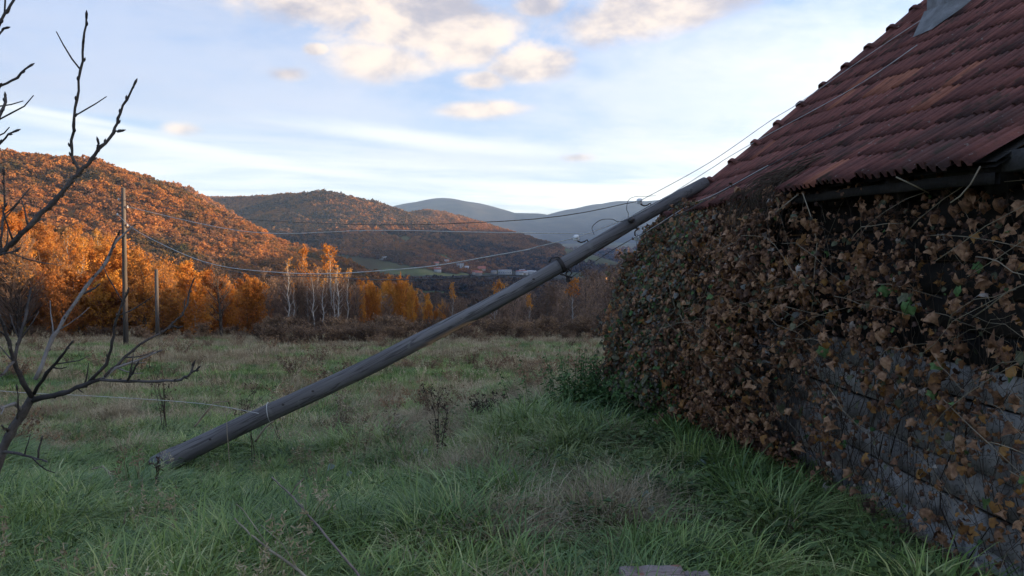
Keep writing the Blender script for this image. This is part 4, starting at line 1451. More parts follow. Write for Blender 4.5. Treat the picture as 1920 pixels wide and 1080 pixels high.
    # woody stems climbing and hanging, each a piece
    for i in range(150):
        dd = rng.uniform(3.3, 9.4)
        pl, iv, mt = (B_, binv, M['stem']) if dd > 7.6 else (V_, inv, M['stem'])
        ss = np.linspace(rng.uniform(-.14, -.02) if rng.random() < .75 else rng.uniform(.1, .4), rng.uniform(0.4, 1.02), 9)
        dw = dd + np.cumsum(rng.normal(0, 0.07, 9)) + rng.uniform(-0.8, .8) * ss
        off = bulge(dw, ss) * rng.uniform(0.1, 0.8) + 0.02 + rng.normal(0, .02, 9)
        xx = wall_x(dw) - off
        zz = np.maximum(ss * 2.0, -0.3)
        b = MB()
        r = rng.uniform(0.0015, 0.0048)
        b.tube(np.stack([xx, dw, zz], -1), np.linspace(r, r * 0.35, 9), 5)
        link('stem', b.mesh('stem', mt, True), pl, iv)
    # fine tangle of dry runners all through the curtain
    for which, (pl, iv, mt, cnt, a_, b_) in enumerate(((V_, inv, M['stem'], 420, 3.3, 7.6), (V_, inv, M['stalk'], 110, 3.3, 7.6), (B_, binv, M['stem'], 200, 7.4, 9.6))):
        b = MB()
        for i in range(cnt):
            d0, s0 = rng.uniform(a_, b_), rng.uniform(-0.03, 1.0)
            an = rng.uniform(-1.4, 1.4)
            L = rng.uniform(0.15, 0.8)
            w = np.linspace(0, 1, 6)
            dw = d0 + math.sin(an) * L * w + np.cumsum(rng.normal(0, .025, 6))
            sz_ = np.clip(s0 + math.cos(an) * L * w * .5 + np.cumsum(rng.normal(0, .012, 6)), -0.08, 1.03)
            off = bulge(dw, sz_) * rng.uniform(0.15, 1.12) + np.abs(np.cumsum(rng.normal(0, .02, 6))) + 0.015
            r = rng.uniform(0.0009, 0.0022)
            b.tube(np.stack([wall_x(dw) - off, dw, sz_ * 2.0], -1), np.linspace(r, r * .5, 6), 3, cap=False)
        link('runners', b.mesh('runners', mt, True), pl, iv)['kind'] = 'stuff'
    # pale dry stalks sprawling sideways in front of the leaves
    for i in range(64):
        dd = rng.uniform(3.4, 7.6)
        s0 = rng.uniform(0.25, 0.9)
        k = 6
        w = np.linspace(0, 1, k)
        L = rng.uniform(0.35, 1.1)
        slope = rng.uniform(-0.35, 0.75)
        dw = dd - w * L * 0.9
        zz = s0 * 2.0 + slope * L * w - 0.35 * L * w ** 2 * rng.uniform(0, 1) + rng.normal(0, .01, k)
        zz = np.clip(zz, 0.08, 1.98)
        xx = wall_x(dw) - bulge(dw, zz / 2.0) * rng.uniform(0.7, 1.1) - 0.03 - 0.06 * np.sin(w * 3)
        b = MB()
        r = rng.uniform(0.0016, 0.0038)
        b.tube(np.stack([xx, dw, zz], -1), np.linspace(r, r * 0.5, k), 4)
        link('stalk', b.mesh('stalk', M['stalk'], True), V_, inv)
    # vine heaped through the gap in the eave tiles
    b = MB()
    for i in range(110):
        dd = rng.uniform(5.95, 6.9)
        p = roof(dd, rng.uniform(0.0, 0.42)) + Vector((0, 0, rng.uniform(0.0, 0.07)))
        q = Vector((eave_x(dd) - rng.uniform(0.02, 0.16), dd + rng.normal(0, .12), eave_z(dd) - rng.uniform(0.1, 0.55)))
        mdl = (p + q) / 2 + Vector((-0.08, rng.normal(0, .05), 0.07))
        b.tube([p, p.lerp(mdl, .6) + Vector((0, 0, .03)), mdl, q], [0.004, 0.004, 0.003, 0.002], 3, cap=False)
    link('tangle', b.mesh('tangle', M['stem']), V_, inv)['kind'] = 'stuff'
    # two stray tendrils hanging straight from the eave
    for (pts) in ([(1505, 362, 5.5), (1522, 410, 5.4), (1532, 455, 5.4), (1526, 520, 5.4), (1522, 590, 5.4)], [(1838, 312, 3.7), (1820, 345, 3.7), (1800, 368, 3.75), (1782, 380, 3.8)], [(1680, 332, 4.3), (1715, 348, 4.3), (1742, 362, 4.3)], [(1497, 364, 5.6), (1455, 398, 5.7)]):
        b = MB()
        P = [at(*p) for p in pts]
        b.tube(P, [0.004] * len(P), 4)
        link('tendril', b.mesh('tendril', M['stalk']), V_, inv)


build_vines()

# ------------------------------------------------------------------ the fallen pole
M['pole'] = mat('weathered_pole', [(0.15, (0.070, 0.064, 0.064)), (0.5, (0.155, 0.143, 0.143)), (0.85, (0.26, 0.245, 0.24))], 5.0, 8, 0.85, 0.6, 36, stretch=(1, 1, 0.06), spec=0.2, crack=(13.0, (1, 1, 0.045), (0.030, 0.027, 0.027)), patch=[(0.9, (0.075, 0.068, 0.068), 0.45, 0.7, 0.6), (6.0, (0.22, 0.215, 0.20), 0.60, 0.72, 0.5)])
M['pole_far'] = mat('grey_pole', [(0.2, (0.045, 0.038, 0.035)), (0.8, (0.115, 0.10, 0.092))], 3.0, 5, 0.85, stretch=(1, 1, .1))
M['iron'] = mat('rusty_iron', [(0.2, (0.016, 0.013, 0.013)), (0.8, (0.055, 0.042, 0.038))], 12.0, 4, 0.7, spec=0.4)
M['porcelain'] = mat('white_porcelain', [(0.2, (0.50, 0.50, 0.50)), (0.8, (0.75, 0.74, 0.72))], 8.0, 3, 0.25, spec=0.5)
M['dark_porcelain'] = mat('brown_porcelain', [(0.2, (0.022, 0.016, 0.018)), (0.8, (0.05, 0.04, 0.042))], 8.0, 3, 0.3, spec=0.5)
M['wire'] = mat('grey_wire', [(0.2, (0.34, 0.33, 0.32)), (0.8, (0.58, 0.57, 0.55))], 14.0, 3, 0.6, spec=0.4)
M['wire_dark'] = mat('dark_twisted_wire', [(0.2, (0.03, 0.03, 0.03)), (0.8, (0.10, 0.10, 0.10))], 14.0, 3, 0.7, spec=0.3)

# axis of the pole, from its broken foot in the grass to its tip resting on the verge tiles
PA = [at(314, 866, 8.25), at(480, 785, 8.33), at(700, 684, 8.43), at(900, 582, 8.53), at(1065, 490, 8.61), at(1200, 410, 8.74), at(1270, 370, 8.86), at(1322, 342, 9.04)]


def pole_at(px):
    """centre of the pole seen at photo column px, and its radius"""
    xs = [proj(p)[0] for p in PA]
    for i in range(len(xs) - 1):
        if px <= xs[i + 1] or i == len(xs) - 2:
            t = (px - xs[i]) / (xs[i + 1] - xs[i])
            return PA[i].lerp(PA[i + 1], t), np.interp(px, [318, 1300], [0.100, 0.066])


def build_pole():
    rng = np.random.default_rng(44)
    base = PA[0].copy()
    H = empty('fallen_pole', base, 'weathered grey wooden utility pole broken at its foot and leaning against the tiled roof', 'utility pole')
    axis = (PA[-1] - PA[0]).normalized()
    Mq = axis.to_track_quat('Z', 'Y').to_matrix().to_4x4()
    Mq.translation = base
    im = Mq.inverted()
    iv = Matrix.Translation(-base)

    def part(name, b, m, smooth=True, parent=None):
        return link(name, b.mesh(name, m, smooth), parent or H, None if parent else iv)
    # shaft built along its own axis so that the grain runs lengthwise
    b = MB()
    f = np.linspace(-0.02, 1, 40)
    pts, rad = [], []
    L = [(im @ p) for p in PA]
    zz = np.array([p.z for p in L])
    for t in f:
        z = t * zz[-1]
        pts.append((np.interp(z, zz, [p.x for p in L]) + 0.006 * math.sin(z * 1.7), np.interp(z, zz, [p.y for p in L]) + 0.005 * math.sin(z * 2.3 + 1), z))
        r = np.interp(t, [0, 0.08, 1], [0.112, 0.100, 0.066])
        rad.append(r * (1 + rng.normal(0, 0.008)) * (1.10 if t < 0.02 else 1.0))
    b.tube(pts, rad, 20, rough=0.012, rng=rng)
    link('shaft', b.mesh('shaft', M['pole'], True), H, iv @ Mq)
    # splintered foot
    b = MB()
    for i in range(16):
        a = i / 16 * 6.283
        r = 0.085 * rng.uniform(0.5, 1.1)
        p0 = Vector((math.cos(a) * r, math.sin(a) * r, 0.05))
        p1 = p0 * 1.05 + Vector((0, 0, -rng.uniform(0.06, 0.22)))
        b.tube([p0, p0.lerp(p1, .5), p1], [0.022, 0.016, 0.003], 4)
    link('splintered_foot', b.mesh('splintered_foot', M['pole'], False), H, iv @ Mq)
    # knots
    for px in (400, 535, 590, 668, 865, 790, 1000):
        c, r = pole_at(px)
        p = c + Vector((0.0, -1, 0.25)).normalized() * (r - 0.004)
        b = MB()
        k = Matrix.Translation(p) @ Vector((0, -1, 0.25)).to_track_quat('Z', 'Y').to_matrix().to_4x4()
        th = np.linspace(0, 6.283, 11)[:-1]
        V = [tuple(k @ Vector((math.cos(a) * 0.016, math.sin(a) * 0.011, 0.004))) for a in th] + [tuple(k @ Vector((0, 0, 0.011)))]
        b.add(V, None, [(i, (i + 1) % 10, 10) for i in range(10)])
        part('knot', b, M['iron'])
    # iron band
    c, r = pole_at(1052)
    th = np.linspace(0, 6.283, 25)
    k = Matrix.Translation(c) @ axis.to_track_quat('Z', 'Y').to_matrix().to_4x4()
    b = MB()
    V = []
    for zo, rr in ((-.022, .001), (-.022, .010), (.022, .010), (.022, .001)):
        V += [tuple(k @ Vector((math.cos(a) * (r + rr + .003), math.sin(a) * (r + rr + .003), zo))) for a in th[:-1]]
    b.add(V, [(j * 24 + i, j * 24 + (i + 1) % 24, (j + 1) * 24 + (i + 1) % 24, (j + 1) * 24 + i) for j in range(3) for i in range(24)])
    part('iron_band', b, M['iron'])
    up = Vector((-axis.z, 0, axis.x)).normalized()       # square to the pole, upwards
    out = []

    def insulator(px, side, reach, size=0.036, m='porcelain', name='insulator'):
        c, r = pole_at(px)
        p0 = c + up * side * (r - 0.01)
        b = MB()
        a1 = p0 + up * side * 0.035
        back = -axis
        pts = [p0, a1, a1 + back * reach * 0.35 + up * side * -0.005, a1 + back * reach * 0.75 + up * side * 0.004, a1 + back * reach + up * side * 0.035, a1 + back * reach * 0.98 + up * side * 0.075]
        b.tube(pts, [0.0085] * 6, 6)
        hk = part('hook', b, M['iron'])
        top = pts[-1]
        th = np.linspace(0, 6.283, 15)[:-1]
        prof = [(0.0, 0.55), (0.10, 0.95), (0.42, 1.0), (0.55, 0.72), (0.72, 0.70), (0.85, 0.92), (1.12, 0.85), (1.3, 0.45), (1.36, 0.0)]
        ax = Vector((back.x * .2, -0.55, 0.9)).normalized()
        k = Matrix.Translation(top - ax * size * 0.7) @ ax.to_track_quat('Z', 'Y').to_matrix().to_4x4()
        b = MB()
        V = []
        for (h, rr) in prof:
            V += [tuple(k @ Vector((math.cos(a) * rr * size, math.sin(a) * rr * size, h * size * 1.1))) for a in th]
        b.add(V, [(j * 14 + i, j * 14 + (i + 1) % 14, (j + 1) * 14 + (i + 1) % 14, (j + 1) * 14 + i) for j in range(len(prof) - 1) for i in range(14)])
        part(name, b, M[m])
        return top
    tops = {}
    tops['a'] = insulator(1226, 1, 0.10)
    tops['b'] = insulator(1108, 1, 0.10)
    tops['c'] = insulator(1188, -1, 0.05, 0.032)
    tops['d'] = insulator(1060, -1, 0.06, 0.032, 'dark_porcelain')
    # round dark insulator on the near side of the pole
    c, r = pole_at(1184)
    p = c + up * (r * 0.55) + Vector((0, -1, 0)) * r * 0.8
    b = MB()
    th = np.linspace(0, 6.283, 17)[:-1]
    k = Matrix.Translation(p) @ Vector((0, -1, 0.1)).to_track_quat('Z', 'Y').to_matrix().to_4x4()
    prof = [(-.03, .030), (.0, .036), (.018, .034), (.022, .024), (.036, .024), (.042, .036), (.062, .034), (.074, .020), (.077, 0)]
    V = []
    for (h, rr) in prof:
        V += [tuple(k @ Vector((math.cos(a) * rr, math.sin(a) * rr, h))) for a in th]
    b.add(V, [(j * 16 + i, j * 16 + (i + 1) % 16, (j + 1) * 16 + (i + 1) % 16, (j + 1) * 16 + i) for j in range(len(prof) - 1) for i in range(16)])
    part('reel_insulator', b, M['dark_porcelain'])
    tops['e'] = p + Vector((0, -.04, 0))
    # iron bracket below the band and the clip above it
    b = MB()
    P = [at(x, y, 8.55) for (x, y) in ((1052, 512), (1066, 520), (1072, 512), (1066, 500), (1060, 506))]
    b.tube(P, [0.008] * 5, 6)
    b.tube([at(1050, 514, 8.55), at(1060, 516, 8.55), at(1073, 521, 8.55)], [0.010] * 3, 6)
    part('bracket', b, M['iron'])
    b = MB()
    P = [at(x, y, 8.56) for (x, y) in ((1050, 484), (1046, 482), (1034, 484), (1030, 492))]
    b.tube(P, [0.009] * 4, 6)
    part('clip', b, M['iron'])
    return tops


TOPS = build_pole()


def wire(name, pts, r, m, label, group=None, n=4, sub=6):
    """a wire through points, smoothed"""
    P = [Vector(p) for p in pts]
    out = []
    k = len(P)
    for i in range(k - 1):
        p0, p1, p2, p3 = P[max(i - 1, 0)], P[i], P[i + 1], P[min(i + 2, k - 1)]
        for j in range(sub):
            t = j / sub
            out.append(0.5 * ((2 * p1) + (p2 - p0) * t + (2 * p0 - 5 * p1 + 4 * p2 - p3) * t * t + (3 * p1 - p0 - 3 * p2 + p3) * t ** 3))
    out.append(P[-1])
    rr = np.interp(np.linspace(0, 1, len(out)), np.linspace(0, 1, len(r)), r)
    b = MB()
    b.tube(out, rr, n)
    o = b.build(name, m, None, True)
    return tag(o, label, 'wire', group)


def span(a, b, sag, n=14):
    return [a.lerp(b, i / n) - Vector((0, 0, sag * 4 * (i / n) * (1 - i / n))) for i in range(n + 1)]


def build_lines():
    # standing pole beyond the meadow
    p = at(231, 352, 41.5)
    foot = Vector((at(236, 640, 41.5).x, 41.5, ground_z(at(236, 640, 41.5).x, 41.5)))
    U = empty('utility_pole', foot, 'tall standing grey utility pole carrying the wires at the far left of the meadow', 'utility pole')
    iv = Matrix.Translation(-foot)
    b = MB()
    b.tube([foot - Vector((0, 0, .4)), foot.lerp(p, .35), foot.lerp(p, .7), p], [0.135, 0.125, 0.11, 0.098], 12)
    link('shaft', b.mesh('shaft', M['pole_far'], True), U, iv)
    ends = []
    for (dx, py) in ((-0.24, 377), (0.22, 391), (-0.30, 405), (0.22, 425)):
        q = at(231, py, 41.5)
        top = q + Vector((dx, -0.02, 0.10))
        b = MB()
        b.tube([q, q + Vector((dx * .9, 0, -.04)), q + Vector((dx, 0, .05))], [0.016] * 3, 5)
        link('hook', b.mesh('hook', M['iron'], True), U, iv)
        b = MB()
        b.tube([q + Vector((dx, 0, .02)), q + Vector((dx, 0, .06)), q + Vector((dx, 0, .10)), q + Vector((dx, 0, .15))], [0.045, 0.055, 0.04, 0.03], 8)
        link('insulator', b.mesh('insulator', M['porcelain'], True), U, iv)
        ends.append(top)
    # shorter post further right
    q1 = at(293, 505, 47.0)
    f1 = Vector((q1.x, 47.0, ground_z(q1.x, 47.0)))
    b = MB()
    b.tube([f1 - Vector((0, 0, .3)), f1.lerp(q1, .5), q1], [0.12, 0.11, 0.095], 10)
    tag(b.build('wooden_post', M['pole_far'], None, True), 'short bare wooden post between the tall pole and the dark forked tree', 'post')
    g = 'power wires between the standing pole and the fallen pole'
    W, D = M['wire'], M['wire_dark']
    A = TOPS
    wire('power_wire', [ends[0], at(400, 405, 33), at(640, 420, 23), at(940, 415, 12), A['a']], [0.012, 0.010, 0.007, 0.004], D, 'dark twisted wire running to the topmost hook of the fallen pole', g)
    end2 = at(1112, 438, 8.58)
    wire('power_wire', [ends[1], at(450, 433, 30), at(700, 432, 20), at(930, 436, 12), end2], [0.014, 0.011, 0.007, 0.0035], W, 'thin pale wire ending behind the fallen pole between its two upper hooks', g)
    wire('power_wire', [ends[2], at(260, 435, 38), at(380, 490, 29), at(540, 512, 21), at(750, 505, 14), at(950, 475, 10), at(1014, 461, 9.2), A['b']], [0.014, 0.012, 0.009, 0.006, 0.0045], W, 'deeply sagging pale wire tied to the second hook of the fallen pole', g)
    wire('power_wire', [ends[3], at(400, 500, 30), at(640, 521, 19), at(800, 523, 13), at(950, 516, 10.2), A['d']], [0.012, 0.010, 0.007, 0.004], D, 'lowest dark wire passing behind the fallen pole to its iron bracket', g)
    g2 = 'loose wires running up over the tiled roof'

    def on_roof(px, py, lift):
        for d in np.linspace(3.7, 9.1, 300):
            p = at(px, py, d)
            r = p.x - eave_x(d)
            if r > 0 and roof(d, r).z + 0.035 > p.z:
                pass
        best, bd = None, 9
        for d in np.linspace(3.7, 9.08, 400):
            p = at(px, py, d)
            r = p.x - eave_x(d)
            if r < 0:
                continue
            e = abs(roof(d, r).z + 0.04 + lift - p.z)
            if e < bd:
                best, bd = p, e
        return best
    wire('loose_wire', [A['a'], at(1330, 305, 8.72), at(1442, 228, 8.8), on_roof(1500, 192, .05), on_roof(1640, 95, .03), on_roof(1800, -10, .03)], [0.0036] * 3, W, 'upper loose wire from the topmost hook over the verge of the roof', g2)
    wire('loose_wire', [A['b'], at(1200, 398, 8.60), at(1330, 318, 8.68), at(1362, 297, 8.72), on_roof(1430, 258, .03), on_roof(1600, 165, .03), on_roof(1720, 84, .03)], [0.0036] * 3, W, 'second loose wire from the lower hook over the foot of the verge', g2)
    wire('loose_wire', [A['d'], at(1160, 462, 8.56), at(1250, 415, 8.58), on_roof(1330, 372, .04), on_roof(1480, 290, .03), on_roof(1600, 228, .03)], [0.004] * 3, D, 'dark loose wire running along the underside of the fallen pole onto the tiles', g2)
    wire('loose_wire', [A['c'], at(1235, 420, 8.55), at(1292, 385, 8.5), on_roof(1345, 362, .03), on_roof(1440, 310, .03)], [0.0036] * 3, W, 'short loose wire from the underside insulator up onto the lowest tiles', g2)
    wire('jumper_wire', [A['e'], at(1178, 412, 8.5), at(1178, 400, 8.5), at(1175, 392, 8.5), at(1178, 376, 8.5), at(1190, 369, 8.52), at(1212, 368, 8.55), at(1230, 367, 8.6)], [0.0032] * 3, D, 'bent end of wire looping up from the round dark insulator', None)
    wire('jumper_wire', [A['e'] + Vector((-.03, 0, .01)), at(1160, 416, 8.5), at(1148, 411, 8.5), at(1128, 412, 8.5), at(1115, 420, 8.52), at(1110, 428, 8.55), at(1114, 440, 8.58)], [0.0036] * 3, D, 'wavy dark wire arching left from the round dark insulator', None)
    wire('hanging_wire', [A['c'], at(1195, 440, 8.55), at(1194, 460, 8.5), at(1193, 490, 8.5)], [0.003] * 3, D, 'thin wire dangling straight down below the underside insulator', None)
    # fence wire tied round the pole near its foot
    c, r = pole_at(498)
    pts = [at(-60, 727, 8.6), at(40, 736, 8.5), at(200, 744, 8.4), at(380, 757, 8.3), c + Vector((-0.04, -r - .01, .03))]
    wire('fence_wire', pts, [0.0030] * 3, W, 'pale fence wire stretched low across the grass to the foot of the fallen pole', None)
    c, r = pole_at(505)
    ax = (PA[1] - PA[0]).normalized()
    k = Matrix.Translation(c) @ ax.to_track_quat('Z', 'Y').to_matrix().to_4x4()
    wire('wire_loop', [k @ Vector((math.cos(a) * (r + .010), math.sin(a) * (r + .010), 0.03 * math.sin(a))) for a in np.linspace(0, 6.283, 17)], [0.004] * 3, W, 'wire loop twisted round the fallen pole where the fence wire ends', None, 4, 2)


build_lines()

# ------------------------------------------------------------------ the bare sapling close to the camera
M['sapling'] = mat('sapling_bark', [(0.2, (0.030, 0.026, 0.025)), (0.5, (0.065, 0.056, 0.054)), (0.85, (0.13, 0.115, 0.11))], 10.0, 7, 0.8, 0.5, 90, rnd=0.4, spec=0.2)
M['sapling_pale'] = mat('sapling_pale_bark', [(0.2, (0.10, 0.092, 0.09)), (0.8, (0.24, 0.225, 0.22))], 10.0, 6, 0.8, 0.4, 90, spec=0.2)


def build_saplings():
    rng = np.random.default_rng(55)

    def sapling(name, label, foot, main, limbs):
        g = at(*foot)
        g.z = ground_z(g.x, g.y)
        H = empty(name, g, label, 'sapling')
        iv = Matrix.Translation(-g)
        for j, (nm, pts, w, mt) in enumerate([main] + limbs):
            P = []
            for i, (x, y, d) in enumerate(pts):
                P.append(at(x, y, d))
            if j == 0:
                P[0] = g - Vector((0, 0, .1))
            # resample with slight kinks at the nodes
            out, rad = [], []
            for i in range(len(P) - 1):
                m = 3
                for q in range(m):
                    t = q / m
                    v = P[i].lerp(P[i + 1], t)
                    if q:
                        v = v + Vector(rng.normal(0, 0.0016, 3))
                    out.append(v)
                    rad.append(np.interp((i + t) / (len(P) - 1), np.linspace(0, 1, len(w)), w))
            out.append(P[-1])
            rad.append(w[-1])
            dep = [o_.y for o_ in out]
            rad = [max(0.0012, r_ / F * dd * 0.43) for r_, dd in zip(rad, dep)]
            b = MB()
            rad = [r_ * (1.22 if (i % 3 == 0 and 0 < i < len(rad) - 1) else 1) for i, r_ in enumerate(rad)]
            b.tube(out, rad, 8, rough=0.05, rng=rng)
            limb = link(nm, b.mesh(nm, M[mt], True), H, iv)
            if nm != 'trunk' and len(out) > 8:
                for q in range(2):
                    i = int(rng.integers(3, len(out) - 3))
                    td = (out[i + 1] - out[i]).normalized()
                    sd = (td.cross(Vector((0.1, -1, rng.normal(0, .3)))) * (1 if rng.random() < .5 else -1) + td * 0.7 + Vector((0, rng.normal(0, .3), .15))).normalized()
                    L = rng.uniform(0.03, 0.12)
                    tp = [out[i] + sd * (L * w_) + Vector((0, 0, L * .25 * w_ * w_)) + Vector(rng.normal(0, .0012, 3)) for w_ in (0, .35, .7, 1)]
                    bt = MB()
                    bt.tube(tp, [min(rad[i] * .6, .003), .0021, .0017, .0012], 6)
                    link('twig', bt.mesh('twig', M[mt], True), limb)
            # buds, sub-parts of their branch
            if nm != 'trunk':
                b = MB()
                for i in range(2, len(out) - 1, 2):
                    tdir = (out[i + 1] - out[i]).normalized()
                    sd = tdir.cross(Vector((rng.normal(), rng.normal(), rng.normal()))).normalized()
                    p0 = out[i] + sd * rad[i] * 0.7
                    b.tube([p0, p0 + (tdir + sd * .5) * 0.005, p0 + (tdir + sd * .4) * 0.010], [0.0026, 0.0028, 0.0006], 5)
                p0 = out[-1]
                tdir = (out[-1] - out[-2]).normalized()
                b.tube([p0 - tdir * .006, p0 + tdir * .006, p0 + tdir * .014], [0.0028, 0.0034, 0.0006], 5)
                link('buds', b.mesh('buds', M['sapling'], True), limb)['kind'] = 'stuff'
        return H
    D = 2.45
    br = 'branch'
    sapling('bare_sapling', 'bare forked sapling with many thin side twigs low at the left edge', (-52, 1400, D),
            ('trunk', [(-52, 1400, D), (-44, 1150, D), (-25, 950, D), (0, 853, D), (20, 813, D), (43, 773, D), (60, 745, D)], [26, 23, 22, 20, 19, 18, 18], 'sapling'),
            [(br, [(60, 745, D), (43, 717, 2.42), (27, 677, 2.40), (17, 640, 2.38), (7, 610, 2.36), (-6, 588, 2.34)], [11, 9, 7, 5], 'sapling'),
             (br, [(27, 677, 2.40), (37, 637, 2.44), (50, 587, 2.5), (57, 545, 2.55)], [8, 6, 4], 'sapling'),
             (br, [(27, 677, 2.40), (12, 695, 2.36), (-12, 716, 2.3)], [6, 5, 4], 'sapling'),
             (br, [(62, 750, D), (117, 737, 2.42), (157, 723, 2.38), (190, 711, 2.35)], [13, 10, 9, 8], 'sapling'),
             (br, [(188, 712, 2.35), (240, 715, 2.33), (300, 715, 2.3), (340, 712, 2.28), (358, 699, 2.27), (363, 683, 2.27)], [7, 6, 5, 5, 4], 'sapling'),
             (br, [(358, 699, 2.27), (371, 691, 2.27)], [5, 3], 'sapling'),
             (br, [(239, 715, 2.33), (249, 700, 2.3), (257, 683, 2.28)], [5, 3], 'sapling'),
             (br, [(190, 711, 2.35), (217, 690, 2.38), (260, 675, 2.42), (297, 659, 2.45)], [6, 5, 4, 3], 'sapling_pale'),
             (br, [(196, 706, 2.35), (233, 670, 2.42), (277, 637, 2.48), (313, 617, 2.52), (343, 590, 2.55), (353, 560, 2.57), (362, 527, 2.58)], [6, 5, 4, 4, 3], 'sapling'),
             (br, [(313, 617, 2.52), (326, 612, 2.53), (336, 614, 2.53)], [4, 3], 'sapling'),
             (br, [(163, 721, 2.38), (200, 683, 2.34), (210, 640, 2.32), (217, 603, 2.3), (230, 567, 2.28), (240, 545, 2.27)], [8, 6, 5, 4, 4], 'sapling'),
             (br, [(64, 738, D), (87, 700, 2.4), (113, 670, 2.36), (134, 643, 2.34)], [8, 6, 4], 'sapling'),
             (br, [(66, 712, 2.5), (100, 630, 2.56), (120, 598, 2.6), (160, 540, 2.64), (200, 490, 2.7), (217, 453, 2.74), (250, 424, 2.78)], [9, 8, 7, 6, 4], 'sapling_pale'),
             (br, [(155, 550, 2.64), (172, 543, 2.64), (183, 536, 2.64)], [5, 4, 3], 'sapling'),
             (br, [(205, 480, 2.7), (212, 458, 2.7), (222, 438, 2.7)], [4, 3, 2], 'sapling'),
             (br, [(44, 770, D), (27, 757, 2.4), (0, 767, 2.36), (-20, 772, 2.33)], [8, 7, 6], 'sapling_pale'),
             (br, [(3, 847, D), (33, 850, 2.4), (67, 860, 2.36), (84, 864, 2.34)], [8, 6, 4, 3], 'sapling'),
             (br, [(71, 860, 2.36), (73, 842, 2.35), (78, 823, 2.34)], [5, 4, 3], 'sapling'),
             (br, [(20, 813, D), (12, 805, 2.42), (5, 800, 2.4)], [6, 5, 3], 'sapling'),
             (br, [(33, 790, D), (34, 760, 2.4), (32, 728, 2.38)], [4, 3, 2], 'sapling')])
    D = 2.0
    sapling('bare_sapling', 'tall bare shoots with plump buds reaching up from outside the left edge', (-130, 1600, D),
            ('trunk', [(-130, 1600, D), (-110, 1200, D), (-95, 850, D), (-80, 600, D), (-70, 400, D), (-60, 150, D), (-40, -60, D)], [24, 20, 17, 14, 11, 8, 5], 'sapling'),
            [(br, [(-82, 560, D), (-40, 505, D), (0, 473, D), (25, 455, D), (67, 412, D), (100, 380, D), (133, 341, D), (150, 322, D), (172, 298, D), (190, 274, D), (213, 249, D), (221, 222, D), (238, 187, D), (253, 156, D)], [14, 12, 11, 11, 10, 9, 8, 7, 6, 5, 4], 'sapling'),
             (br, [(146, 326, D), (138, 300, D), (134, 275, 1.99), (138, 236, 1.98), (144, 188, 1.97), (151, 130, 1.96), (156, 80, 1.95), (162, 30, 1.94)], [7, 6, 6, 5, 5, 4], 'sapling'),
             (br, [(213, 249, D), (226, 246, D)], [4, 3], 'sapling'),
             (br, [(175, 296, D), (184, 280, D), (184, 266, D)], [4, 3], 'sapling'),
             (br, [(-70, 290, D), (-30, 200, D), (0, 161, D), (33, 146, D), (56, 124, D)], [6, 5, 5, 4], 'sapling'),
             (br, [(-68, 330, D), (-20, 262, D), (3, 208, D), (10, 182, D)], [6, 5, 6, 6], 'sapling'),
             (br, [(-70, 380, D), (-30, 300, D), (0, 269, D), (29, 246, D)], [6, 5, 4, 4], 'sapling'),
             (br, [(-60, 200, D), (-25, 100, D), (0, 42, D), (16, 18, D), (30, -6, D)], [7, 6, 6, 5], 'sapling'),
             (br, [(-25, 100, D), (0, 62, D), (10, 53, D)], [4, 4, 4], 'sapling'),
             (br, [(-40, 505, D), (0, 478, 1.98), (20, 473, 1.97), (32, 468, 1.96)], [5, 4, 3], 'sapling'),
             (br, [(3, 470, D), (5, 413, 2.02), (9, 387, 2.03), (7, 323, 2.04)], [5, 4, 3], 'sapling')])


build_saplings()

# ------------------------------------------------------------------ weeds, sticks, leaves and boards in the grass
def gp(px, py):
    """point of the ground seen at a photo pixel"""
    lo, hi = 1.5, 60.0
    for _ in range(40):
        m = (lo + hi) / 2
        p = at(px, py, m)
        if p.z > ground_z(p.x, m):
            lo = m
        else:
            hi = m
    p = at(px, py, lo)
    p.z = ground_z(p.x, p.y)
    return p


M['dark_weed'] = mat('dark_weed_stalk', [(0.2, (0.035, 0.026, 0.022)), (0.8, (0.095, 0.070, 0.055))], 8.0, 4, 0.9, rnd=0.4, spec=0.1)
M['pale_leaf'] = mat('pale_leaf_back', [(0.1, (0.14, 0.18, 0.14)), (0.5, (0.23, 0.28, 0.23)), (0.9, (0.32, 0.37, 0.32))], 9.0, 4, 0.8, 0.2, 50, rnd=0.4, translucent=0.2, spec=0.1)
M['lime_leaf'] = mat('yellow_green_leaf', [(0.1, (0.10, 0.16, 0.05)), (0.9, (0.24, 0.30, 0.11))], 9.0, 4, 0.8, 0.2, 50, rnd=0.4, translucent=0.2, spec=0.1)
M['yellow_leaf'] = mat('yellow_leaf', [(0.1, (0.32, 0.24, 0.04)), (0.9, (0.50, 0.38, 0.09))], 9.0, 4, 0.8, 0.2, 50, translucent=0.2, spec=0.1)


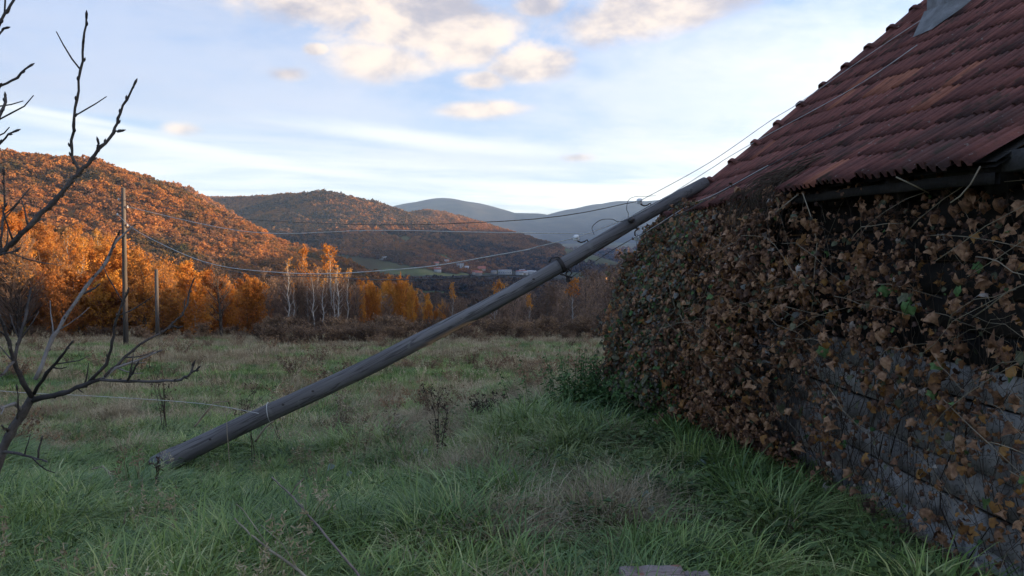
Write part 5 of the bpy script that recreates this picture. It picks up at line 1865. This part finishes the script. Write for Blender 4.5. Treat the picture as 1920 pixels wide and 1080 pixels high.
def weed(label, px, py, top, lean, n, spreadpx, mt, r=0.004, heads=True, seed=0, name='dry_weed', cat='weed', group=None):
    rng = np.random.default_rng(600 + seed)
    g = gp(px, py)
    h = (py - top) / F * g.y
    H = empty(name, g, label, cat, group)
    w = np.linspace(0, 1, 7)
    for s in range(n):
        hh = h * (1 if s == 0 else rng.uniform(0.55, 0.98))
        a = rng.uniform(0, 6.28)
        sp = spreadpx / F * g.y * (0 if s == 0 else rng.uniform(0.3, 1))
        b0 = Vector((rng.normal(0, .02), rng.normal(0, .02), -0.05)) if s else Vector((0, 0, -.05))
        P = [b0 + Vector((math.cos(a) * sp * t ** 1.3 + lean / F * g.y * t ** 1.5, math.sin(a) * sp * t ** 1.3, (hh + .05) * t)) + Vector(rng.normal(0, .005, 3)) * (t > 0) for t in w]
        b = MB()
        b.tube(P, r * (1 - 0.6 * w), 5, cap=False)
        st = link('stalk', b.mesh('stalk', M[mt], True), H)
        if heads:
            b = MB()
            for k in range(7):
                t = rng.uniform(0.35, 1)
                p = Vector([np.interp(t, w, [q[i] for q in P]) for i in range(3)])
                dv = Vector((rng.normal(), rng.normal(), abs(rng.normal()) + .5)).normalized()
                L = hh * rng.uniform(0.06, 0.2)
                b.tube([p, p + dv * L * .6, p + dv * L + Vector((0, 0, L * .2))], [r * .5, r * .4, r * .3], 3, cap=False)
                C = np.array([p + dv * L]) + rng.normal(0, 0.012, (5, 3))
                U, W_ = rand_axes(rng, 5, 0.010, 0.6)
                V, Q = quads(C, U, W_)
                b.add(V, Q)
            link('seed_head', b.mesh('seed_head', M[mt]), st)
    return H


def stick(label, pts, w, mt='stalk', name='dry_stick', cat='stick', twigs=()):
    P = [at(*p) for p in pts]
    b = MB()
    out, rad = [], []
    rng = np.random.default_rng(int(abs(pts[0][0])))
    for i in range(len(P) - 1):
        for q in range(4):
            out.append(P[i].lerp(P[i + 1], q / 4) + Vector(rng.normal(0, .0015, 3)))
            rad.append(np.interp((i + q / 4) / (len(P) - 1), [0, 1], w) / F * P[i].y * .5)
    out.append(P[-1])
    rad.append(w[1] / F * P[-1].y * .5)
    b.tube(out, rad, 6)
    for tw in twigs:
        b.tube([at(*p) for p in tw], [w[1] / F * tw[0][2] * .35] * len(tw), 5)
    return tag(b.build(name, M[mt], None, True), label, cat)


def leaf_plant(label, spots, mt, sz, seed, name='broad_leaf_plant', cat='plant'):
    rng = np.random.default_rng(700 + seed)
    g = gp(*spots[0])
    H = empty(name, g, label, cat)
    for (x, y) in spots:
        p = gp(x, y + 14)
        hgt = 0.05 + 0.05 * rng.random() + 14 / F * p.y
        top = p + Vector((rng.normal(0, .01), rng.normal(0, .01), hgt)) - g
        b = MB()
        V, T_ = leaf_shape(rng, sz * rng.uniform(0.8, 1.15), 0.55, False)
        nrm = Vector((rng.normal(-.1, .3), -0.75 + rng.normal(0, .2), 0.65)).normalized()
        tp = Vector((rng.normal(0, .5), 0.2, -0.8))
        tp = (tp - nrm * tp.dot(nrm)).normalized()
        V = V @ np.array(Matrix((tp.cross(nrm), tp, nrm)).transposed()).T + np.array(top)
        b.add(V, None, T_)
        link('leaf', b.mesh('leaf', M[mt], True), H)
        b = MB()
        b.tube([p - g - Vector((0, 0, .03)), top * .5 + (p - g) * .5 + Vector((.01, 0, 0)), top], [0.003] * 3, 4)
        link('stalk', b.mesh('stalk', M['weed_leaf'], True), H)
    return H


M['cane'] = mat('bramble_cane_bark', [(0.2, (0.11, 0.075, 0.06)), (0.8, (0.25, 0.185, 0.15))], 8.0, 4, 0.7, spec=0.2)


def build_weeds():
    weed('tall dark dry weed with brittle side stems standing left of the fallen pole', 312, 812, 640, -10, 5, 26, 'dark_weed', 0.006, True, 1)
    weed('dark dry weed with branching top standing alone in the middle of the meadow', 820, 872, 725, 4, 4, 22, 'dark_weed', 0.006, True, 2)
    weed('cluster of pale straw stems just below the middle of the fallen pole', 640, 838, 732, 2, 14, 30, 'stalk', 0.005, True, 3, 'straw_clump', 'grass clump')
    weed('thin brown stems standing behind the fallen pole where the fence wire ends', 452, 800, 722, 10, 6, 60, 'dark_weed', 0.004, True, 4)
    weed('pale straw stalk leaning across the lower part of the fallen pole', 432, 900, 762, -8, 1, 3, 'stalk', 0.006, False, 5, 'straw_stalk', 'stalk')
    weed('grey stalk crossing the fallen pole just below the wire loop', 478, 880, 745, -14, 2, 8, 'dark_weed', 0.006, False, 6, 'straw_stalk', 'stalk')
    weed('dry brown stalk crossing the fallen pole just above the wire loop', 534, 868, 744, -32, 2, 6, 'dark_weed', 0.006, False, 7, 'straw_stalk', 'stalk')
    weed('upright broken straw stalk standing in the green grass in front of the pole foot', 262, 975, 895, 6, 1, 2, 'stalk', 0.006, False, 8, 'straw_stalk', 'stalk')
    weed('short thick cut stem in the grass left of the broken straw stalk', 232, 1008, 958, 5, 1, 2, 'stalk', 0.009, False, 9, 'straw_stalk', 'stalk')
    weed('brown dock stalk standing right beside the broken foot of the pole', 290, 930, 858, 8, 2, 4, 'dark_weed', 0.009, True, 10)
    weed('straw stems growing close to the dark weed in mid meadow', 735, 850, 762, -8, 6, 30, 'stalk', 0.0035, True, 11, 'straw_clump', 'grass clump')
    weed('low dark bushy weed in the meadow straight below the lone orange birch', 905, 790, 738, 0, 16, 44, 'dark_weed', 0.004, True, 12, 'bushy_weed', 'weed')
    weed('dark dry bushy weed just behind the branching weed in mid meadow', 808, 762, 722, 0, 14, 30, 'dark_weed', 0.005, True, 13, 'bushy_weed', 'weed')
    weed('tall pale grass clump at the green nettles by the vine-covered corner', 1080, 720, 678, -6, 14, 26, 'stalk', 0.004, True, 14, 'straw_clump', 'grass clump')
    weed('straw stems arching in the grass left of the dead grass heap', 1010, 905, 835, 20, 8, 40, 'stalk', 0.003, False, 15, 'straw_clump', 'grass clump')
    # heap of dead arching grass near the boards
    rng = np.random.default_rng(71)
    for (nm, lab, px, py, n, m, h) in (('grass_hummock', 'drooping hummock of dead brown grass left of the broken boards', 1130, 985, 7, 'grass_dry', 0.34),
                                       ('grass_hummock', 'grey-green drooping grass hummock below the middle of the pole', 745, 880, 7, 'grass', 0.30),
                                       ('grass_hummock', 'big dark green grass hummock at the bottom behind the forked stick', 470, 990, 8, 'grass', 0.36),
                                       ('grass_hummock', 'pale dry grass hummock beside the foot of the fallen pole', 262, 850, 8, 'grass_dry', 0.30),
                                       ('grass_hummock', 'silvery green grass hummock in the middle foreground', 935, 950, 8, 'grass', 0.32),
                                       ('grass_hummock', 'dusky grass hummock close under the pole right of the straw cluster', 720, 870, 6, 'grass_dry', 0.26)):
        g = gp(px, py)
        H = empty(nm, g, lab, 'grass clump')
        b = MB()
        for i in range(n):
            me = grass_tuft(int(rng.integers(1e6)), 46, h, 0.13, 0.0028, 1.15, M[m], 0.3, 0.3)
            v = np.zeros(len(me.vertices) * 3, np.float32)
            me.vertices.foreach_get('co', v)
            v = v.reshape(-1, 3) + [rng.normal(0, .14), rng.normal(0, .12), 0]
            o = np.arange(46)[:, None] * 9
            Q = np.concatenate([o + np.array([[i_, i_ + 1, i_ + 3, i_ + 2]]) for i_ in (0, 2, 4)])
            b.add(v, Q, o + np.array([[6, 7, 8]]))
            bpy.data.meshes.remove(me)
        link('blades', b.mesh('blades', M[m]), H)['kind'] = 'stuff'
    # sticks
    stick('long reddish bramble cane slanting through the foreground grass', [(690, 1110, 3.6), (668, 1072, 3.75), (612, 1006, 4.2), (570, 955, 4.7), (545, 928, 5.0), (510, 895, 5.4)], (6, 3), 'cane', 'bramble_cane', 'stick', [[(545, 928, 5.0), (556, 910, 5.0), (570, 897, 5.05)]])
    stick('grey forked stick in the foreground grass left of the bramble cane', [(592, 1100, 3.5), (560, 1070, 3.65), (508, 1032, 3.95), (470, 1002, 4.2), (440, 972, 4.5)], (7, 3), 'stalk', 'dry_stick', 'stick', [[(508, 1032, 3.95), (480, 990, 4.1), (455, 955, 4.3), (443, 945, 4.4)], [(560, 1070, 3.65), (530, 1020, 3.85), (490, 985, 4.1)]])
    stick('bent pale stem lying in the grass left of the pole foot', [(212, 908, 6.6), (204, 886, 6.7), (192, 874, 6.8), (172, 880, 6.8)], (6, 3))
    stick('straight stick propped behind the fallen pole near the wire end', [(478, 828, 8.2), (497, 802, 8.15), (512, 790, 8.1)], (4, 3))
    stick('thin pale branch leaning left behind the pole in the brown stems', [(365, 800, 8.7), (385, 775, 8.7), (402, 755, 8.7), (430, 752, 8.7)], (4, 2))
    # pale leaves
    leaf_plant('broad plant with large silvery leaves at the house side of the foreground', [(1210, 950), (1218, 972), (1182, 962)], 'pale_leaf', 0.042, 1)
    leaf_plant('plant with yellow-green broad leaves just above the broken boards', [(1218, 1000), (1305, 998), (1336, 1012), (1330, 1040)], 'lime_leaf', 0.042, 2)
    leaf_plant('single silvery leaf showing at the foot of the dark branching weed', [(800, 856)], 'pale_leaf', 0.055, 3)
    leaf_plant('pair of silvery leaves in the grass right of the pole foot', [(655, 900), (624, 890)], 'pale_leaf', 0.046, 4)
    leaf_plant('small silvery leaves beneath the bushy corner of the vine', [(1182, 792), (1178, 765)], 'pale_leaf', 0.05, 5)
    leaf_plant('pale withered leaves on the ground at the foot of the vine wall', [(1334, 872), (1322, 880), (1345, 880)], 'pale_leaf', 0.05, 6)
    leaf_plant('bright yellow leaf lying low under the vine near the whitewashed boards', [(1574, 1012)], 'yellow_leaf', 0.055, 7)
    # nettles
    rng = np.random.default_rng(81)
    for (px, py, h, n, lab) in ((1098, 770, 0.72, 75, 'green nettle clump at the vine-covered corner of the house'), (1165, 778, 0.42, 50, 'lower green nettles in front of the bulging climber')):
        g = gp(px, py)
        H = empty('nettle_clump', g, lab, 'nettles')
        b = MB()
        c = MB()
        for i in range(n):
            x0, y0 = rng.normal(0, .20), rng.normal(0, .18)
            hh = h * rng.uniform(0.5, 1.05)
            P = [Vector((x0, y0, -.03)), Vector((x0 * 1.1, y0 * 1.1, hh * .5)), Vector((x0 * 1.25 + rng.normal(0, .03), y0 * 1.25, hh))]
            b.tube(P, [0.004, 0.003, 0.002], 4, cap=False)
            for k in range(12):
                t = 0.25 + 0.75 * k / 12
                p = P[0].lerp(P[2], t)
                a = k * 1.57 + rng.uniform(-.4, .4)
                L = 0.075 * (1.2 - t * .6)
                o = Vector((math.cos(a), math.sin(a), -0.25))
                sd = Vector((-math.sin(a), math.cos(a), 0))
                V = [p, p + o * L * .45 + sd * L * .3 + Vector((0, 0, .012)), p + o * L - Vector((0, 0, .012)), p + o * L * .45 - sd * L * .3 + Vector((0, 0, .012))]
                c.add(V, None, [(0, 1, 2), (0, 2, 3)])
        link('stems', b.mesh('stems', M['weed_leaf']), H)['kind'] = 'stuff'
        link('foliage', c.mesh('foliage', M['vine_green']), H)['kind'] = 'stuff'
    # broken boards at the lower edge
    M['board'] = mat('split_board', [(0.15, (0.16, 0.11, 0.10)), (0.5, (0.34, 0.27, 0.25)), (0.9, (0.42, 0.35, 0.32))], 5.0, 8, 0.85, 0.9, 45, stretch=(0.15, 1, 1), spec=0.15, crack=(16.0, (0.10, 1, 1), (0.10, 0.06, 0.05)), patch=[(14.0, (0.33, 0.12, 0.06), 0.60, 0.70, 0.7)])

    def board(label, x0, x1, ytop, d, w, t, yaw, roll):
        a, c = at(x0, ytop, d), at(x1, ytop, d)
        L = (c - a).length
        m = (a + c) / 2
        m.z = ground_z(m.x, m.y) + 0.14
        n = 12
        b = MB()
        rg = np.random.default_rng(int(x0))
        V = []
        for i in range(n + 1):
            u = (i / n - .5) * L
            e = rg.normal(0, .0022, 4)
            wv = 0.002 * math.sin(i * 1.3)
            V += [(u, -w / 2 + e[0], -t / 2), (u, w / 2 + e[1], -t / 2), (u, w / 2 + e[1], t / 2 + e[2] * .5 + wv), (u, -w / 2 + e[0], t / 2 + e[3] * .5)]
        Q = []
        for i in range(n):
            for k in range(4):
                Q.append((i * 4 + k, i * 4 + (k + 1) % 4, i * 4 + 4 + (k + 1) % 4, i * 4 + 4 + k))
        Q += [(3, 2, 1, 0), (n * 4, n * 4 + 1, n * 4 + 2, n * 4 + 3)]
        b.add(V, Q)
        o = b.build('broken_board', M['board'])
        o.location = m
        o.rotation_euler = (roll, 0, yaw)
        tag(o, label, 'board', 'broken boards lying in the foreground grass')
    board('wider split board with a rusty left end at the bottom of the meadow', 1166, 1285, 1085, 3.72, 0.16, 0.045, R(4), R(10))
    board('narrow piece of split board touching the wider board', 1288, 1334, 1096, 3.70, 0.12, 0.03, R(2), R(8))


build_weeds()

# ------------------------------------------------------------------ the far village
M['wall_white'] = mat('house_wall_white', [(0.2, (0.30, 0.295, 0.28)), (0.8, (0.42, 0.41, 0.39))], 0.2, 3, 0.9, spec=0.1)
M['wall_cream'] = mat('house_wall_cream', [(0.2, (0.24, 0.21, 0.17)), (0.8, (0.36, 0.32, 0.26))], 0.2, 3, 0.9, rnd=0.8, spec=0.1)
M['roof_red'] = mat('far_roof_red', [(0.2, (0.24, 0.085, 0.055)), (0.8, (0.40, 0.15, 0.095))], 0.3, 3, 0.9, rnd=0.8, spec=0.1)
M['roof_grey'] = mat('far_roof_grey', [(0.2, (0.16, 0.15, 0.15)), (0.8, (0.34, 0.33, 0.33))], 0.3, 3, 0.9, rnd=0.8, spec=0.1)
M['pane'] = mat('far_window', [(0.2, (0.03, 0.035, 0.04)), (0.8, (0.06, 0.065, 0.07))], 1.0, 2, 0.3, spec=0.5)


def village_house(px, d, w, dep, h, roofh, wall, rf, yaw, label, group=None, rows=0, cols=0, name='village_house'):
    x = (px - 960) / F * d
    z = ground_z(x, d)
    H = empty(name, (x, d, z), label, 'house', group, yaw)
    b = MB()
    b.box((-w / 2, -dep / 2, -3), (w / 2, dep / 2, h))
    link('wall', b.mesh('wall', M[wall]), H)
    b = MB()
    e = 0.5
    if roofh > 0.8:
        V = [(-w / 2 - e, -dep / 2 - e, h), (w / 2 + e, -dep / 2 - e, h), (w / 2 + e, dep / 2 + e, h), (-w / 2 - e, dep / 2 + e, h), (-w / 2 - e * .5, 0, h + roofh), (w / 2 + e * .5, 0, h + roofh)]
        b.add(V, [(0, 1, 5, 4), (2, 3, 4, 5)], [(1, 2, 5), (3, 0, 4)])
    else:
        b.box((-w / 2 - .3, -dep / 2 - .3, h), (w / 2 + .3, dep / 2 + .3, h + .5))
    link('roof', b.mesh('roof', M[rf]), H)
    if rows:
        b = MB()
        b.box((-0.9, -0.12, -0.8), (0.9, 0.05, 0.8))
        me = b.mesh('window', M['pane'])
        for r in range(rows):
            for c in range(cols):
                link('window', me, H, Matrix.Translation((-w / 2 + w * (c + .5) / cols, -dep / 2 - 0.02, h * (r + .55) / rows)))
    return H


def build_village():
    rng = np.random.default_rng(91)
    village_house(863, 1700, 15, 11, 15, 0.5, 'wall_white', 'roof_grey', R(8), 'white flat-roofed apartment block, the tallest in the far village', None, 5, 4, 'apartment_block')
    village_house(947, 1690, 28, 12, 8, 2.5, 'wall_white', 'roof_grey', R(-4), 'long low white hall at the right end of the far village', None, 1, 6)
    village_house(903, 1740, 17, 12, 6, 6.0, 'wall_cream', 'roof_red', R(6), 'house with the biggest red roof in the middle of the far village')
    village_house(718, 1660, 15, 9, 5, 1.4, 'wall_white', 'roof_grey', R(2), 'lone pale shed on the left outskirts of the far village')
    village_house(643, 2120, 12, 9, 8, 4, 'wall_white', 'roof_grey', R(0), 'lone pale house high on the middle hill')
    for i in range(24):
        px = rng.uniform(800, 1062)
        if abs(px - 863) < 9 or abs(px - 947) < 14:
            px += 24
        d = rng.uniform(1600, 1730)
        red = rng.random() < 0.55
        village_house(px, d, rng.uniform(9, 14), rng.uniform(8, 10), rng.uniform(4.5, 6), rng.uniform(2.8, 4.5), 'wall_cream' if rng.random() < .6 else 'wall_white', 'roof_red' if red else 'roof_grey', rng.uniform(-.5, .5),
                      'small red-roofed house in the far village' if red else 'small grey-roofed house in the far village', 'red-roofed village houses' if red else 'grey-roofed village houses')


build_village()
